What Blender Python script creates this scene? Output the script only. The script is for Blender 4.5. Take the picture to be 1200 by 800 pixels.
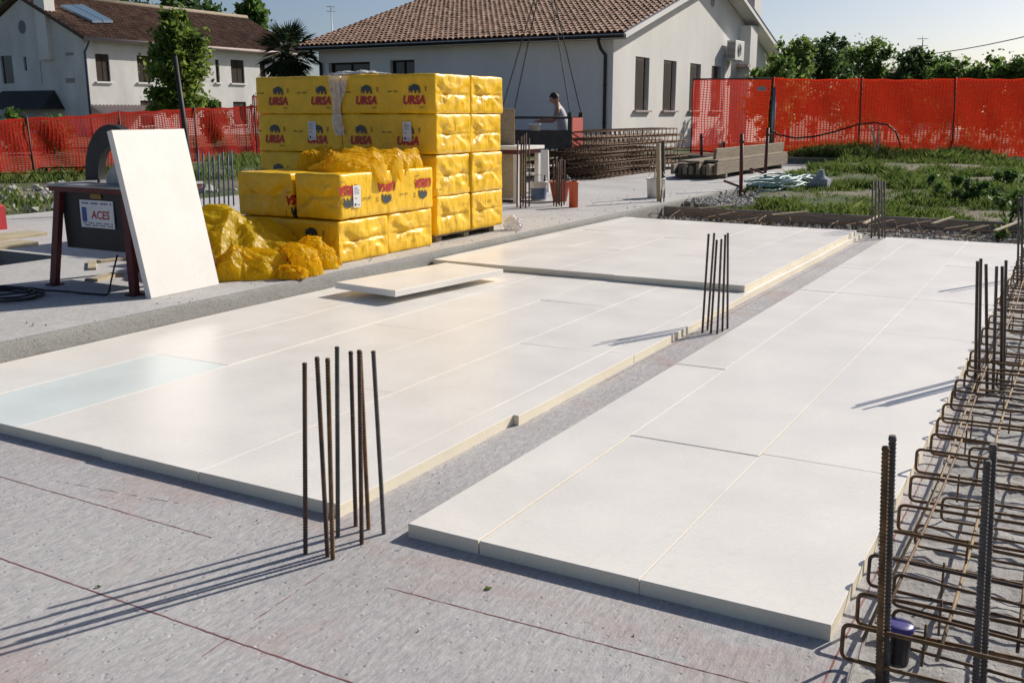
import bpy, bmesh, math, random
import numpy as np
from mathutils import Matrix, Vector, noise

random.seed(7); RNG = np.random.default_rng(7)
S = bpy.context.scene
for o in list(bpy.data.objects): bpy.data.objects.remove(o)
C = S.collection

# ------------------------------------------------------------------ camera
F, YAW, PITCH, ROLL, CAMZ = 1171.35, math.radians(29.566), math.radians(-12.825), math.radians(-0.06), 1.5
def rot_cam():
    B = Matrix(((1,0,0),(0,0,-1),(0,1,0)))
    return Matrix.Rotation(YAW,3,'Z') @ Matrix.Rotation(PITCH,3,'X') @ B @ Matrix.Rotation(ROLL,3,'Z')
RC = rot_cam()
cd = bpy.data.cameras.new('camera'); cam = bpy.data.objects.new('camera', cd); C.objects.link(cam)
cd.sensor_fit = 'HORIZONTAL'; cd.sensor_width = 36; cd.lens = F/1200*36
cd.clip_start = 0.05; cd.clip_end = 6000
cam.matrix_world = Matrix.Translation((0,0,CAMZ)) @ RC.to_4x4()
S.camera = cam

# ------------------------------------------------------------------ light
SUN_TO = Vector((0.44, 0.98, 0.67)).normalized()
ELEV = math.asin(SUN_TO.z); AZ = math.atan2(SUN_TO.x, SUN_TO.y)
W = bpy.data.worlds.new('World'); S.world = W; W.use_nodes = True
wn = W.node_tree.nodes; wn.clear()
sky = wn.new('ShaderNodeTexSky'); sky.sky_type = 'NISHITA'; sky.sun_disc = False
sky.sun_elevation = ELEV; sky.sun_rotation = AZ
sky.air_density = 0.65; sky.dust_density = 1.5; sky.ozone_density = 1.5; sky.altitude = 20
bg = wn.new('ShaderNodeBackground'); bg.inputs['Strength'].default_value = 0.080
wo = wn.new('ShaderNodeOutputWorld')
W.node_tree.links.new(sky.outputs[0], bg.inputs[0]); W.node_tree.links.new(bg.outputs[0], wo.inputs[0])
sl = bpy.data.lights.new('sun','SUN'); sl.energy = 4.5; sl.angle = math.radians(0.55); sl.color = (1.0,0.93,0.835)
sun = bpy.data.objects.new('sun', sl); C.objects.link(sun)
sun.rotation_euler = SUN_TO.to_track_quat('Z','Y').to_euler(); sun.location = (8,12,30)
S.view_settings.view_transform = 'Standard'; S.view_settings.look = 'None'
S.view_settings.exposure = 0.2; S.view_settings.gamma = 1.0; S.view_settings.use_curve_mapping = False
S.render.engine = 'CYCLES'

# ------------------------------------------------------------------ pixel -> place
def ray(px, py): return RC @ Vector(((px-600)/F, -(py-400)/F, -1))
def G(px, py, z=0.0):
    d = ray(px,py); t = (z-CAMZ)/d.z; return Vector((d.x*t, d.y*t, z))
def at_x(px, py, x):
    d = ray(px,py); t = x/d.x; return Vector((x, d.y*t, CAMZ+d.z*t))
def at_y(px, py, y):
    d = ray(px,py); t = y/d.y; return Vector((d.x*t, y, CAMZ+d.z*t))
def depth_of(p): return -(RC.transposed() @ (Vector(p)-Vector((0,0,CAMZ)))).z
def at_depth(px, py, dep): return Vector((0,0,CAMZ)) + ray(px,py)*dep

# ------------------------------------------------------------------ materials
MATS = {}
def newmat(name):
    m = bpy.data.materials.new(name); m.use_nodes = True
    nt = m.node_tree; b = nt.nodes['Principled BSDF']; MATS[name] = m
    return m, nt, b
def N(nt, t, **kw):
    n = nt.nodes.new(t)
    for k, v in kw.items():
        if k in n.inputs: n.inputs[k].default_value = v
        else: setattr(n, k, v)
    return n
def ramp(nt, fac, stops):
    r = nt.nodes.new('ShaderNodeValToRGB'); el = r.color_ramp.elements
    while len(el) < len(stops): el.new(0.5)
    for e, (p, c) in zip(el, stops): e.position = p; e.color = (*c, 1)
    nt.links.new(fac, r.inputs[0]); return r
def coord(nt, kind='Object', scale=None):
    t = nt.nodes.new('ShaderNodeTexCoord')
    if kind == 'World':
        g = nt.nodes.new('ShaderNodeNewGeometry'); out = g.outputs['Position']
    else: out = t.outputs[kind]
    if scale is None: return out
    mp = nt.nodes.new('ShaderNodeMapping'); mp.inputs['Scale'].default_value = scale
    nt.links.new(out, mp.inputs[0]); return mp.outputs[0]
def bump(nt, b, h, strength=0.3, dist=0.01):
    n = N(nt, 'ShaderNodeBump', Strength=strength, Distance=dist)
    nt.links.new(h, n.inputs['Height']); nt.links.new(n.outputs[0], b.inputs['Normal']); return n
def plain(name, col, rough=0.6, metal=0.0, var=0.15, scale=6.0, spec=0.5, bmp=0.0, kind='Object', bscale=None):
    m, nt, b = newmat(name)
    nz = N(nt, 'ShaderNodeTexNoise', Scale=scale, Detail=6.0, Roughness=0.6)
    nt.links.new(coord(nt, kind), nz.inputs['Vector'])
    lo = tuple(c*(1-var) for c in col); hi = tuple(min(1, c*(1+var)) for c in col)
    r = ramp(nt, nz.outputs[0], [(0.3, lo), (0.7, hi)])
    nt.links.new(r.outputs[0], b.inputs['Base Color'])
    b.inputs['Roughness'].default_value = rough; b.inputs['Metallic'].default_value = metal
    b.inputs['Specular IOR Level'].default_value = spec
    if bmp:
        n2 = N(nt, 'ShaderNodeTexNoise', Scale=bscale or scale*6, Detail=5.0)
        nt.links.new(coord(nt, kind), n2.inputs['Vector'])
        bump(nt, b, n2.outputs[0], bmp, 0.01)
    return m

def concrete(name, base, pits=1.0, streak=(1,1,1), tint=(1.0,0.97,0.955), stain=0.0, bstr=0.5):
    m, nt, b = newmat(name); pos = coord(nt, 'World')
    big = N(nt, 'ShaderNodeTexNoise', Scale=0.9, Detail=8.0, Roughness=0.65); nt.links.new(pos, big.inputs['Vector'])
    fine = N(nt, 'ShaderNodeTexNoise', Scale=55.0, Detail=6.0, Roughness=0.7); nt.links.new(coord(nt,'World',streak), fine.inputs['Vector'])
    r1 = ramp(nt, big.outputs[0], [(0.25, tuple(base*0.8*t for t in tint)), (0.5, tuple(base*t for t in tint)), (0.78, tuple(base*1.13*t for t in (1,0.99,0.98)))])
    r2 = ramp(nt, fine.outputs[0], [(0.3, (0.72,0.72,0.73)), (0.62, (1.07,1.07,1.06))])
    mul = N(nt, 'ShaderNodeMix', data_type='RGBA', blend_type='MULTIPLY'); mul.inputs[0].default_value = 1
    nt.links.new(r1.outputs[0], mul.inputs[6]); nt.links.new(r2.outputs[0], mul.inputs[7])
    # small open pores, sparser where the big noise is high
    vo = N(nt, 'ShaderNodeTexVoronoi', Scale=30.0, Randomness=1.0); nt.links.new(coord(nt,'World',(1,0.75,1)), vo.inputs['Vector'])
    pr = ramp(nt, vo.outputs['Distance'], [(0.06, (0.45,0.44,0.44)), (0.2, (1,1,1))])
    msk = N(nt, 'ShaderNodeTexNoise', Scale=9.0, Detail=4.0); nt.links.new(pos, msk.inputs['Vector'])
    mr = ramp(nt, msk.outputs[0], [(0.46, (0,0,0)), (0.60, (pits,)*3)])
    m2 = N(nt, 'ShaderNodeMix', data_type='RGBA', blend_type='MULTIPLY')
    nt.links.new(mr.outputs[0], m2.inputs[0]); nt.links.new(mul.outputs[2], m2.inputs[6]); nt.links.new(pr.outputs[0], m2.inputs[7])
    out = m2.outputs[2]
    if stain:
        st = N(nt, 'ShaderNodeTexNoise', Scale=1.7, Detail=5.0, Distortion=0.6); nt.links.new(coord(nt,'World',(1,1.4,1)), st.inputs['Vector'])
        sr = ramp(nt, st.outputs[0], [(0.52,(0,0,0)), (0.75,(stain,)*3)])
        m3 = N(nt, 'ShaderNodeMix', data_type='RGBA'); nt.links.new(sr.outputs[0], m3.inputs[0]); nt.links.new(out, m3.inputs[6]); m3.inputs[7].default_value = (base*0.86, base*0.62, base*0.56, 1)
        out = m3.outputs[2]
    nt.links.new(out, b.inputs['Base Color'])
    b.inputs['Roughness'].default_value = 0.88; b.inputs['Specular IOR Level'].default_value = 0.25
    # relief: trowel ripples, grain and pores
    rip = N(nt, 'ShaderNodeTexNoise', Scale=16.0, Detail=6.0, Roughness=0.65); nt.links.new(coord(nt,'World',(streak[0]*1.0, streak[1]*0.45, 1)), rip.inputs['Vector'])
    a1 = N(nt, 'ShaderNodeMath', operation='MULTIPLY_ADD'); nt.links.new(fine.outputs[0], a1.inputs[0]); a1.inputs[1].default_value = 0.5; nt.links.new(rip.outputs[0], a1.inputs[2])
    pb = N(nt, 'ShaderNodeMath', operation='MULTIPLY_ADD'); nt.links.new(pr.outputs[0], pb.inputs[0]); pb.inputs[1].default_value = 0.35; nt.links.new(a1.outputs[0], pb.inputs[2])
    bump(nt, b, pb.outputs[0], bstr, 0.012)
    return m
concrete('slab', 0.46, 0.9, (1.0,0.32,1), tint=(1.0,0.975,0.985), stain=0.7, bstr=0.8)
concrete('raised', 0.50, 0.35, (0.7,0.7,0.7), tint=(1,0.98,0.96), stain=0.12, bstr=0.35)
concrete('kerb_side', 0.29, 0.9, (1,1,2), tint=(1,0.985,0.92), bstr=0.8)  # olive-grey side faces, darkened in colour to stand for the step's shade
concrete('rough', 0.40, 1.0, (0.6,0.6,0.6), tint=(1,0.98,0.95), bstr=1.0)

def foam(name, col, rough, spec, side=False):
    m, nt, b = newmat(name); pos = coord(nt,'World')
    nz = N(nt,'ShaderNodeTexNoise', Scale=2.3, Detail=5.0, Roughness=0.55); nt.links.new(pos, nz.inputs['Vector'])
    nf = N(nt,'ShaderNodeTexNoise', Scale=90.0, Detail=3.0); nt.links.new(pos, nf.inputs['Vector'])
    r = ramp(nt, nz.outputs[0], [(0.3, tuple(c*0.93 for c in col)), (0.7, tuple(min(1,c*1.03) for c in col))])
    r2 = ramp(nt, nf.outputs[0], [(0.35,(0.965,)*3),(0.65,(1.02,)*3)])
    mu = N(nt,'ShaderNodeMix', data_type='RGBA', blend_type='MULTIPLY'); mu.inputs[0].default_value = 1
    nt.links.new(r.outputs[0], mu.inputs[6]); nt.links.new(r2.outputs[0], mu.inputs[7])
    out = mu.outputs[2]
    if not side:      # dusty scuffs and boot smears
        sc = N(nt,'ShaderNodeTexNoise', Scale=3.2, Detail=7.0, Roughness=0.72, Distortion=1.4); nt.links.new(coord(nt,'World',(1.6,0.7,1)), sc.inputs['Vector'])
        sp = N(nt,'ShaderNodeTexNoise', Scale=26.0, Detail=5.0, Roughness=0.7); nt.links.new(pos, sp.inputs['Vector'])
        ml = N(nt,'ShaderNodeMath', operation='MULTIPLY'); nt.links.new(sc.outputs[0], ml.inputs[0]); nt.links.new(sp.outputs[0], ml.inputs[1])
        sr = ramp(nt, ml.outputs[0], [(0.29,(0,0,0)),(0.42,(0.15,)*3)])
        dm = N(nt,'ShaderNodeMix', data_type='RGBA'); nt.links.new(sr.outputs[0], dm.inputs[0]); nt.links.new(out, dm.inputs[6]); dm.inputs[7].default_value = (0.52,0.48,0.44,1); out = dm.outputs[2]
    nt.links.new(out, b.inputs['Base Color'])
    rr = N(nt,'ShaderNodeMapRange'); rr.inputs[3].default_value = rough-0.08; rr.inputs[4].default_value = rough+0.1
    nt.links.new(nz.outputs[0], rr.inputs[0]); nt.links.new(rr.outputs[0], b.inputs['Roughness'])
    b.inputs['Specular IOR Level'].default_value = spec
    wv = N(nt,'ShaderNodeTexNoise', Scale=5.0, Detail=3.0); nt.links.new(pos, wv.inputs['Vector'])
    ad = N(nt,'ShaderNodeMath', operation='MULTIPLY_ADD'); nt.links.new(nf.outputs[0], ad.inputs[0]); ad.inputs[1].default_value = 0.06 if not side else 0.3; nt.links.new(wv.outputs[0], ad.inputs[2])
    bump(nt, b, ad.outputs[0], 0.12 if not side else 0.25, 0.01)
    return m
foam('foam_skin', (0.83,0.80,0.745), 0.34, 0.5)
foam('foam_skin_aqua', (0.745,0.805,0.785), 0.34, 0.5)
foam('foam_edge', (0.84,0.765,0.60), 0.7, 0.3, True)
foam('foam_cut', (0.81,0.78,0.72), 0.6, 0.2, True)

def film(name, col):
    m, nt, b = newmat(name); pos = coord(nt,'World')
    nz = N(nt,'ShaderNodeTexNoise', Scale=7.0, Detail=5.0); nt.links.new(pos, nz.inputs['Vector'])
    r = ramp(nt, nz.outputs[0], [(0.3, tuple(c*0.86 for c in col)), (0.72, tuple(min(1,c*1.08) for c in col))])
    nt.links.new(r.outputs[0], b.inputs['Base Color']); b.inputs['Roughness'].default_value = 0.33
    b.inputs['Specular IOR Level'].default_value = 0.4
    w1 = N(nt,'ShaderNodeTexNoise', Scale=9.0, Detail=4.0, Distortion=1.2); nt.links.new(coord(nt,'World',(1,1,0.55)), w1.inputs['Vector'])
    w2 = N(nt,'ShaderNodeTexNoise', Scale=34.0, Detail=3.0, Distortion=0.8); nt.links.new(pos, w2.inputs['Vector'])
    ad = N(nt,'ShaderNodeMath', operation='MULTIPLY_ADD'); nt.links.new(w2.outputs[0], ad.inputs[0]); ad.inputs[1].default_value = 0.25; nt.links.new(w1.outputs[0], ad.inputs[2])
    bump(nt, b, ad.outputs[0], 0.42, 0.03)
    return m, nt, b
film('film', (0.90,0.535,0.016))
m, nt, b = film('film_loose', (0.90,0.63,0.02))
b.inputs['Roughness'].default_value = 0.36
b.inputs['Specular IOR Level'].default_value = 0.3
for n_ in nt.nodes:
    if n_.type=='BUMP': n_.inputs['Strength'].default_value = 0.15
tr = N(nt,'ShaderNodeBsdfTranslucent'); tr.inputs[0].default_value = (0.92,0.70,0.04,1)
mx = N(nt,'ShaderNodeMixShader'); mx.inputs[0].default_value = 0.62
nt.links.new(b.outputs[0], mx.inputs[1]); nt.links.new(tr.outputs[0], mx.inputs[2]); nt.links.new(mx.outputs[0], nt.nodes['Material Output'].inputs[0])
m, nt, b = newmat('clear_film')
b.inputs['Base Color'].default_value = (0.75,0.75,0.78,1); b.inputs['Roughness'].default_value = 0.25
tp = N(nt,'ShaderNodeBsdfTransparent'); mx = N(nt,'ShaderNodeMixShader'); mx.inputs[0].default_value = 0.55
nzf = N(nt,'ShaderNodeTexNoise', Scale=14.0, Detail=4.0); nt.links.new(coord(nt,'World',(3,3,1)), nzf.inputs['Vector'])
rf = ramp(nt, nzf.outputs[0], [(0.35,(0.25,)*3),(0.65,(0.75,)*3)])
nt.links.new(rf.outputs[0], mx.inputs[0])
nt.links.new(b.outputs[0], mx.inputs[1]); nt.links.new(tp.outputs[0], mx.inputs[2]); nt.links.new(mx.outputs[0], nt.nodes['Material Output'].inputs[0])

plain('print_red', (0.42,0.012,0.02), 0.4, var=0.1)
plain('print_bear', (0.035,0.05,0.06), 0.4, var=0.2)
plain('print_grey', (0.22,0.14,0.02), 0.5, var=0.2)
plain('paper', (0.72,0.73,0.74), 0.6, var=0.08)
plain('ink', (0.06,0.06,0.08), 0.6)
plain('ink_blue', (0.05,0.09,0.28), 0.6)
plain('ink_red', (0.45,0.02,0.03), 0.6)
# rusty rebar
def rust(name, a, c, rough=0.75, metal=0.25):
    m, nt, b = newmat(name); pos = coord(nt,'World')
    nz = N(nt,'ShaderNodeTexNoise', Scale=22.0, Detail=6.0, Roughness=0.7); nt.links.new(pos, nz.inputs['Vector'])
    r = ramp(nt, nz.outputs[0], [(0.33, a), (0.55, tuple((p+q)/2 for p,q in zip(a,c))), (0.75, c)])
    nt.links.new(r.outputs[0], b.inputs['Base Color']); b.inputs['Roughness'].default_value = rough; b.inputs['Metallic'].default_value = metal
    bump(nt, b, nz.outputs[0], 0.3, 0.003)
    return m
rust('rebar', (0.05,0.04,0.038), (0.20,0.115,0.07))
rust('rebar_grey', (0.09,0.085,0.08), (0.2,0.17,0.15))
rust('rebar_brown', (0.085,0.05,0.026), (0.33,0.19,0.085))
rust('rebar_mesh', (0.07,0.042,0.024), (0.24,0.135,0.07))
rust('lath', (0.26,0.17,0.085), (0.42,0.31,0.17), 0.8, 0.0)
rust('red_steel', (0.07,0.010,0.010), (0.15,0.022,0.02), 0.55, 0.1)
rust('post_red', (0.09,0.02,0.016), (0.17,0.045,0.035), 0.65, 0.1)
rust('skip_red', (0.36,0.05,0.035), (0.5,0.1,0.07), 0.6, 0.0)
plain('black_steel', (0.018,0.018,0.02), 0.55, 0.1, 0.3)
plain('dark_iron', (0.035,0.033,0.032), 0.6, 0.4, 0.3)
plain('steel', (0.35,0.35,0.35), 0.45, 0.8, 0.15)
plain('table_grey', (0.34,0.33,0.33), 0.5, 0.3, 0.2)
plain('cable_black', (0.012,0.012,0.013), 0.5)
plain('bucket_white', (0.66,0.66,0.64), 0.45, var=0.12, scale=9)
plain('bucket_blue', (0.10,0.16,0.30), 0.45, var=0.15)
plain('bucket_red', (0.42,0.07,0.04), 0.5, var=0.15)
plain('pipe_orange', (0.52,0.10,0.035), 0.45, var=0.1)
plain('cup_dark', (0.015,0.014,0.02), 0.35)
plain('cup_lid', (0.06,0.05,0.24), 0.4)
plain('hose', (0.20,0.34,0.36), 0.45, var=0.25)
plain('hose_pale', (0.55,0.66,0.68), 0.45, var=0.15)
plain('bag_white', (0.62,0.62,0.6), 0.6, var=0.15, bmp=0.3)
plain('bag_maroon', (0.16,0.03,0.035), 0.6, var=0.2, bmp=0.3)
plain('stone', (0.40,0.39,0.36), 0.9, var=0.3, scale=14, bmp=0.3, kind='World')
plain('block_grey', (0.30,0.32,0.36), 0.9, var=0.2, scale=12, bmp=0.4)
m = plain('net_red', (0.54,0.024,0.010), 0.5, var=0.12, scale=3, spec=0.2)
nt = m.node_tree; b = nt.nodes['Principled BSDF']; tr = N(nt,'ShaderNodeBsdfTranslucent'); tr.inputs[0].default_value = (0.62,0.042,0.016,1)
mx = N(nt,'ShaderNodeMixShader'); mx.inputs[0].default_value = 0.45
nt.links.new(b.outputs[0], mx.inputs[1]); nt.links.new(tr.outputs[0], mx.inputs[2]); nt.links.new(mx.outputs[0], nt.nodes['Material Output'].inputs[0])
plain('fence_post', (0.05,0.045,0.04), 0.6, 0.2)
plain('blue_bar', (0.07,0.09,0.16), 0.6, 0.3, 0.3)
plain('leaf_white', (0.6,0.6,0.6), 0.6)

def wood(name, a, c, sc=(1,1,1), rough=0.8):
    m, nt, b = newmat(name)
    nz = N(nt,'ShaderNodeTexNoise', Scale=6.0, Detail=7.0, Roughness=0.6, Distortion=0.4); nt.links.new(coord(nt,'World',sc), nz.inputs['Vector'])
    oi = N(nt,'ShaderNodeObjectInfo')
    r = ramp(nt, nz.outputs[0], [(0.3,a),(0.7,c)])
    mr = N(nt,'ShaderNodeMapRange'); mr.inputs[3].default_value=0.75; mr.inputs[4].default_value=1.2; nt.links.new(oi.outputs['Random'], mr.inputs[0])
    hv = N(nt,'ShaderNodeHueSaturation'); nt.links.new(r.outputs[0], hv.inputs['Color']); nt.links.new(mr.outputs[0], hv.inputs['Value'])
    nt.links.new(hv.outputs[0], b.inputs['Base Color']); b.inputs['Roughness'].default_value = rough
    bump(nt, b, nz.outputs[0], 0.35, 0.006)
wood('plank_y', (0.15,0.12,0.085), (0.35,0.29,0.205), (9,0.6,9))
wood('plank_x', (0.13,0.115,0.10), (0.28,0.25,0.21), (0.6,9,9))
wood('pale_wood', (0.30,0.25,0.16), (0.52,0.45,0.31), (9,0.7,9))
wood('shutter', (0.022,0.014,0.009), (0.05,0.031,0.019), (5,5,0.6), 0.9)
wood('bark', (0.06,0.045,0.03), (0.14,0.11,0.08), (5,5,1))

def plaster(name, col, var=0.06, grime=0.0):
    m, nt, b = newmat(name); pos = coord(nt,'World')
    nz = N(nt,'ShaderNodeTexNoise', Scale=0.7, Detail=7.0, Roughness=0.6); nt.links.new(coord(nt,'World',(1,1,0.5)), nz.inputs['Vector'])
    nf = N(nt,'ShaderNodeTexNoise', Scale=60.0, Detail=3.0); nt.links.new(pos, nf.inputs['Vector'])
    r = ramp(nt, nz.outputs[0], [(0.3, tuple(c*(1-var-grime) for c in col)), (0.65, tuple(min(1,c*(1+var)) for c in col))])
    nt.links.new(r.outputs[0], b.inputs['Base Color']); b.inputs['Roughness'].default_value = 0.9
    b.inputs['Specular IOR Level'].default_value = 0.2
    bump(nt, b, nf.outputs[0], 0.15, 0.01)
plaster('plaster', (0.74,0.73,0.70),0.05,0.05)
plaster('plaster_soffit', (0.75,0.745,0.72))
plaster('plaster_old', (0.68,0.67,0.645), 0.08, 0.12)
plain('sill', (0.36,0.29,0.27), 0.6, var=0.1)
plain('ac_white', (0.68,0.68,0.66), 0.45, var=0.05)
plain('ac_dark', (0.05,0.05,0.05), 0.5)
m, nt, b = newmat('glass'); b.inputs['Base Color'].default_value=(0.02,0.022,0.025,1); b.inputs['Roughness'].default_value=0.08
m, nt, b = newmat('solar'); b.inputs['Base Color'].default_value=(0.10,0.16,0.22,1); b.inputs['Roughness'].default_value=0.12
def tilemat(name, cols):
    m, nt, b = newmat(name)
    g = N(nt,'ShaderNodeNewGeometry'); nz = N(nt,'ShaderNodeTexNoise', Scale=9.0, Detail=5.0); nt.links.new(g.outputs['Position'], nz.inputs['Vector'])
    big = N(nt,'ShaderNodeTexNoise', Scale=0.5, Detail=4.0); nt.links.new(g.outputs['Position'], big.inputs['Vector'])
    oi = N(nt,'ShaderNodeObjectInfo')
    ad = N(nt,'ShaderNodeMath', operation='ADD'); nt.links.new(g.outputs['Random Per Island'], ad.inputs[0]); nt.links.new(oi.outputs['Random'], ad.inputs[1])
    fr = N(nt,'ShaderNodeMath', operation='FRACT'); nt.links.new(ad.outputs[0], fr.inputs[0])
    a2 = N(nt,'ShaderNodeMath', operation='MULTIPLY_ADD'); nt.links.new(nz.outputs[0], a2.inputs[0]); a2.inputs[1].default_value=0.5; 
    s2 = N(nt,'ShaderNodeMath', operation='MULTIPLY'); nt.links.new(fr.outputs[0], s2.inputs[0]); s2.inputs[1].default_value=0.5
    nt.links.new(s2.outputs[0], a2.inputs[2])
    r = ramp(nt, a2.outputs[0], [(0.15,cols[0]),(0.5,cols[1]),(0.85,cols[2])])
    hv = N(nt,'ShaderNodeHueSaturation'); nt.links.new(r.outputs[0], hv.inputs['Color'])
    mr = N(nt,'ShaderNodeMapRange'); mr.inputs[3].default_value=0.75; mr.inputs[4].default_value=1.2; nt.links.new(big.outputs[0], mr.inputs[0]); nt.links.new(mr.outputs[0], hv.inputs['Value'])
    nt.links.new(hv.outputs[0], b.inputs['Base Color']); b.inputs['Roughness'].default_value=0.85
tilemat('tile', ((0.19,0.105,0.07),(0.31,0.185,0.125),(0.42,0.28,0.20)))
tilemat('tile_old', ((0.15,0.08,0.05),(0.25,0.145,0.09),(0.36,0.23,0.15)))
plain('tile_bed', (0.10,0.06,0.045), 0.9)  # dark brown, shade between the cover tiles put into the colour

def foliage(name, cols, transl=0.25):
    m, nt, b = newmat(name); g = N(nt,'ShaderNodeNewGeometry')
    nz = N(nt,'ShaderNodeTexNoise', Scale=1.3, Detail=3.0); nt.links.new(g.outputs['Position'], nz.inputs['Vector'])
    a = N(nt,'ShaderNodeMath', operation='MULTIPLY_ADD'); nt.links.new(g.outputs['Random Per Island'], a.inputs[0]); a.inputs[1].default_value=0.55
    s = N(nt,'ShaderNodeMath', operation='MULTIPLY'); nt.links.new(nz.outputs[0], s.inputs[0]); s.inputs[1].default_value=0.5; nt.links.new(s.outputs[0], a.inputs[2])
    r = ramp(nt, a.outputs[0], [(0.2,cols[0]),(0.5,cols[1]),(0.85,cols[2])])
    nt.links.new(r.outputs[0], b.inputs['Base Color']); b.inputs['Roughness'].default_value=0.55; b.inputs['Specular IOR Level'].default_value=0.3
    t = N(nt,'ShaderNodeBsdfTranslucent'); nt.links.new(r.outputs[0], t.inputs[0])
    mx = N(nt,'ShaderNodeMixShader'); mx.inputs[0].default_value=transl
    nt.links.new(b.outputs[0], mx.inputs[1]); nt.links.new(t.outputs[0], mx.inputs[2]); nt.links.new(mx.outputs[0], nt.nodes['Material Output'].inputs[0])
foliage('leaf_mid', ((0.059, 0.119, 0.027), (0.126, 0.227, 0.051), (0.254, 0.355, 0.085)), 0.5)
foliage('leaf_dark', ((0.035, 0.074, 0.025), (0.079, 0.15, 0.046), (0.157, 0.246, 0.07)), 0.4)
foliage('leaf_light', ((0.086, 0.144, 0.036), (0.159, 0.245, 0.064), (0.287, 0.374, 0.115)), 0.5)
foliage('leaf_garden', ((0.073, 0.122, 0.022), (0.163, 0.244, 0.045), (0.325, 0.406, 0.09)), 0.55)
foliage('leaf_palm', ((0.015,0.03,0.012),(0.03,0.055,0.02),(0.06,0.09,0.035)), 0.2)
foliage('grass', ((0.063, 0.109, 0.023), (0.127, 0.19, 0.041), (0.241, 0.287, 0.086)), 0.45)
foliage('weed', ((0.048, 0.097, 0.024), (0.097, 0.177, 0.04), (0.177, 0.258, 0.081)), 0.45)

# ground: soil with green sward patches
m, nt, b = newmat('ground'); pos = coord(nt,'World')
n1 = N(nt,'ShaderNodeTexNoise', Scale=0.42, Detail=6.0, Roughness=0.6); nt.links.new(pos, n1.inputs['Vector'])
n2 = N(nt,'ShaderNodeTexNoise', Scale=8.0, Detail=8.0, Roughness=0.7); nt.links.new(pos, n2.inputs['Vector'])
soil = ramp(nt, n2.outputs[0], [(0.3,(0.10,0.085,0.055)),(0.5,(0.20,0.17,0.12)),(0.75,(0.31,0.275,0.21))])
swd = ramp(nt, n2.outputs[0], [(0.3,(0.03,0.055,0.012)),(0.7,(0.09,0.13,0.03))])
mk = ramp(nt, n1.outputs[0], [(0.42,(1,1,1)),(0.58,(0,0,0))])
mg = N(nt,'ShaderNodeMix', data_type='RGBA'); nt.links.new(mk.outputs[0], mg.inputs[0]); nt.links.new(soil.outputs[0], mg.inputs[6]); nt.links.new(swd.outputs[0], mg.inputs[7])
nt.links.new(mg.outputs[2], b.inputs['Base Color']); b.inputs['Roughness'].default_value=0.95; bump(nt,b,n2.outputs[0],0.8,0.05)

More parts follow.
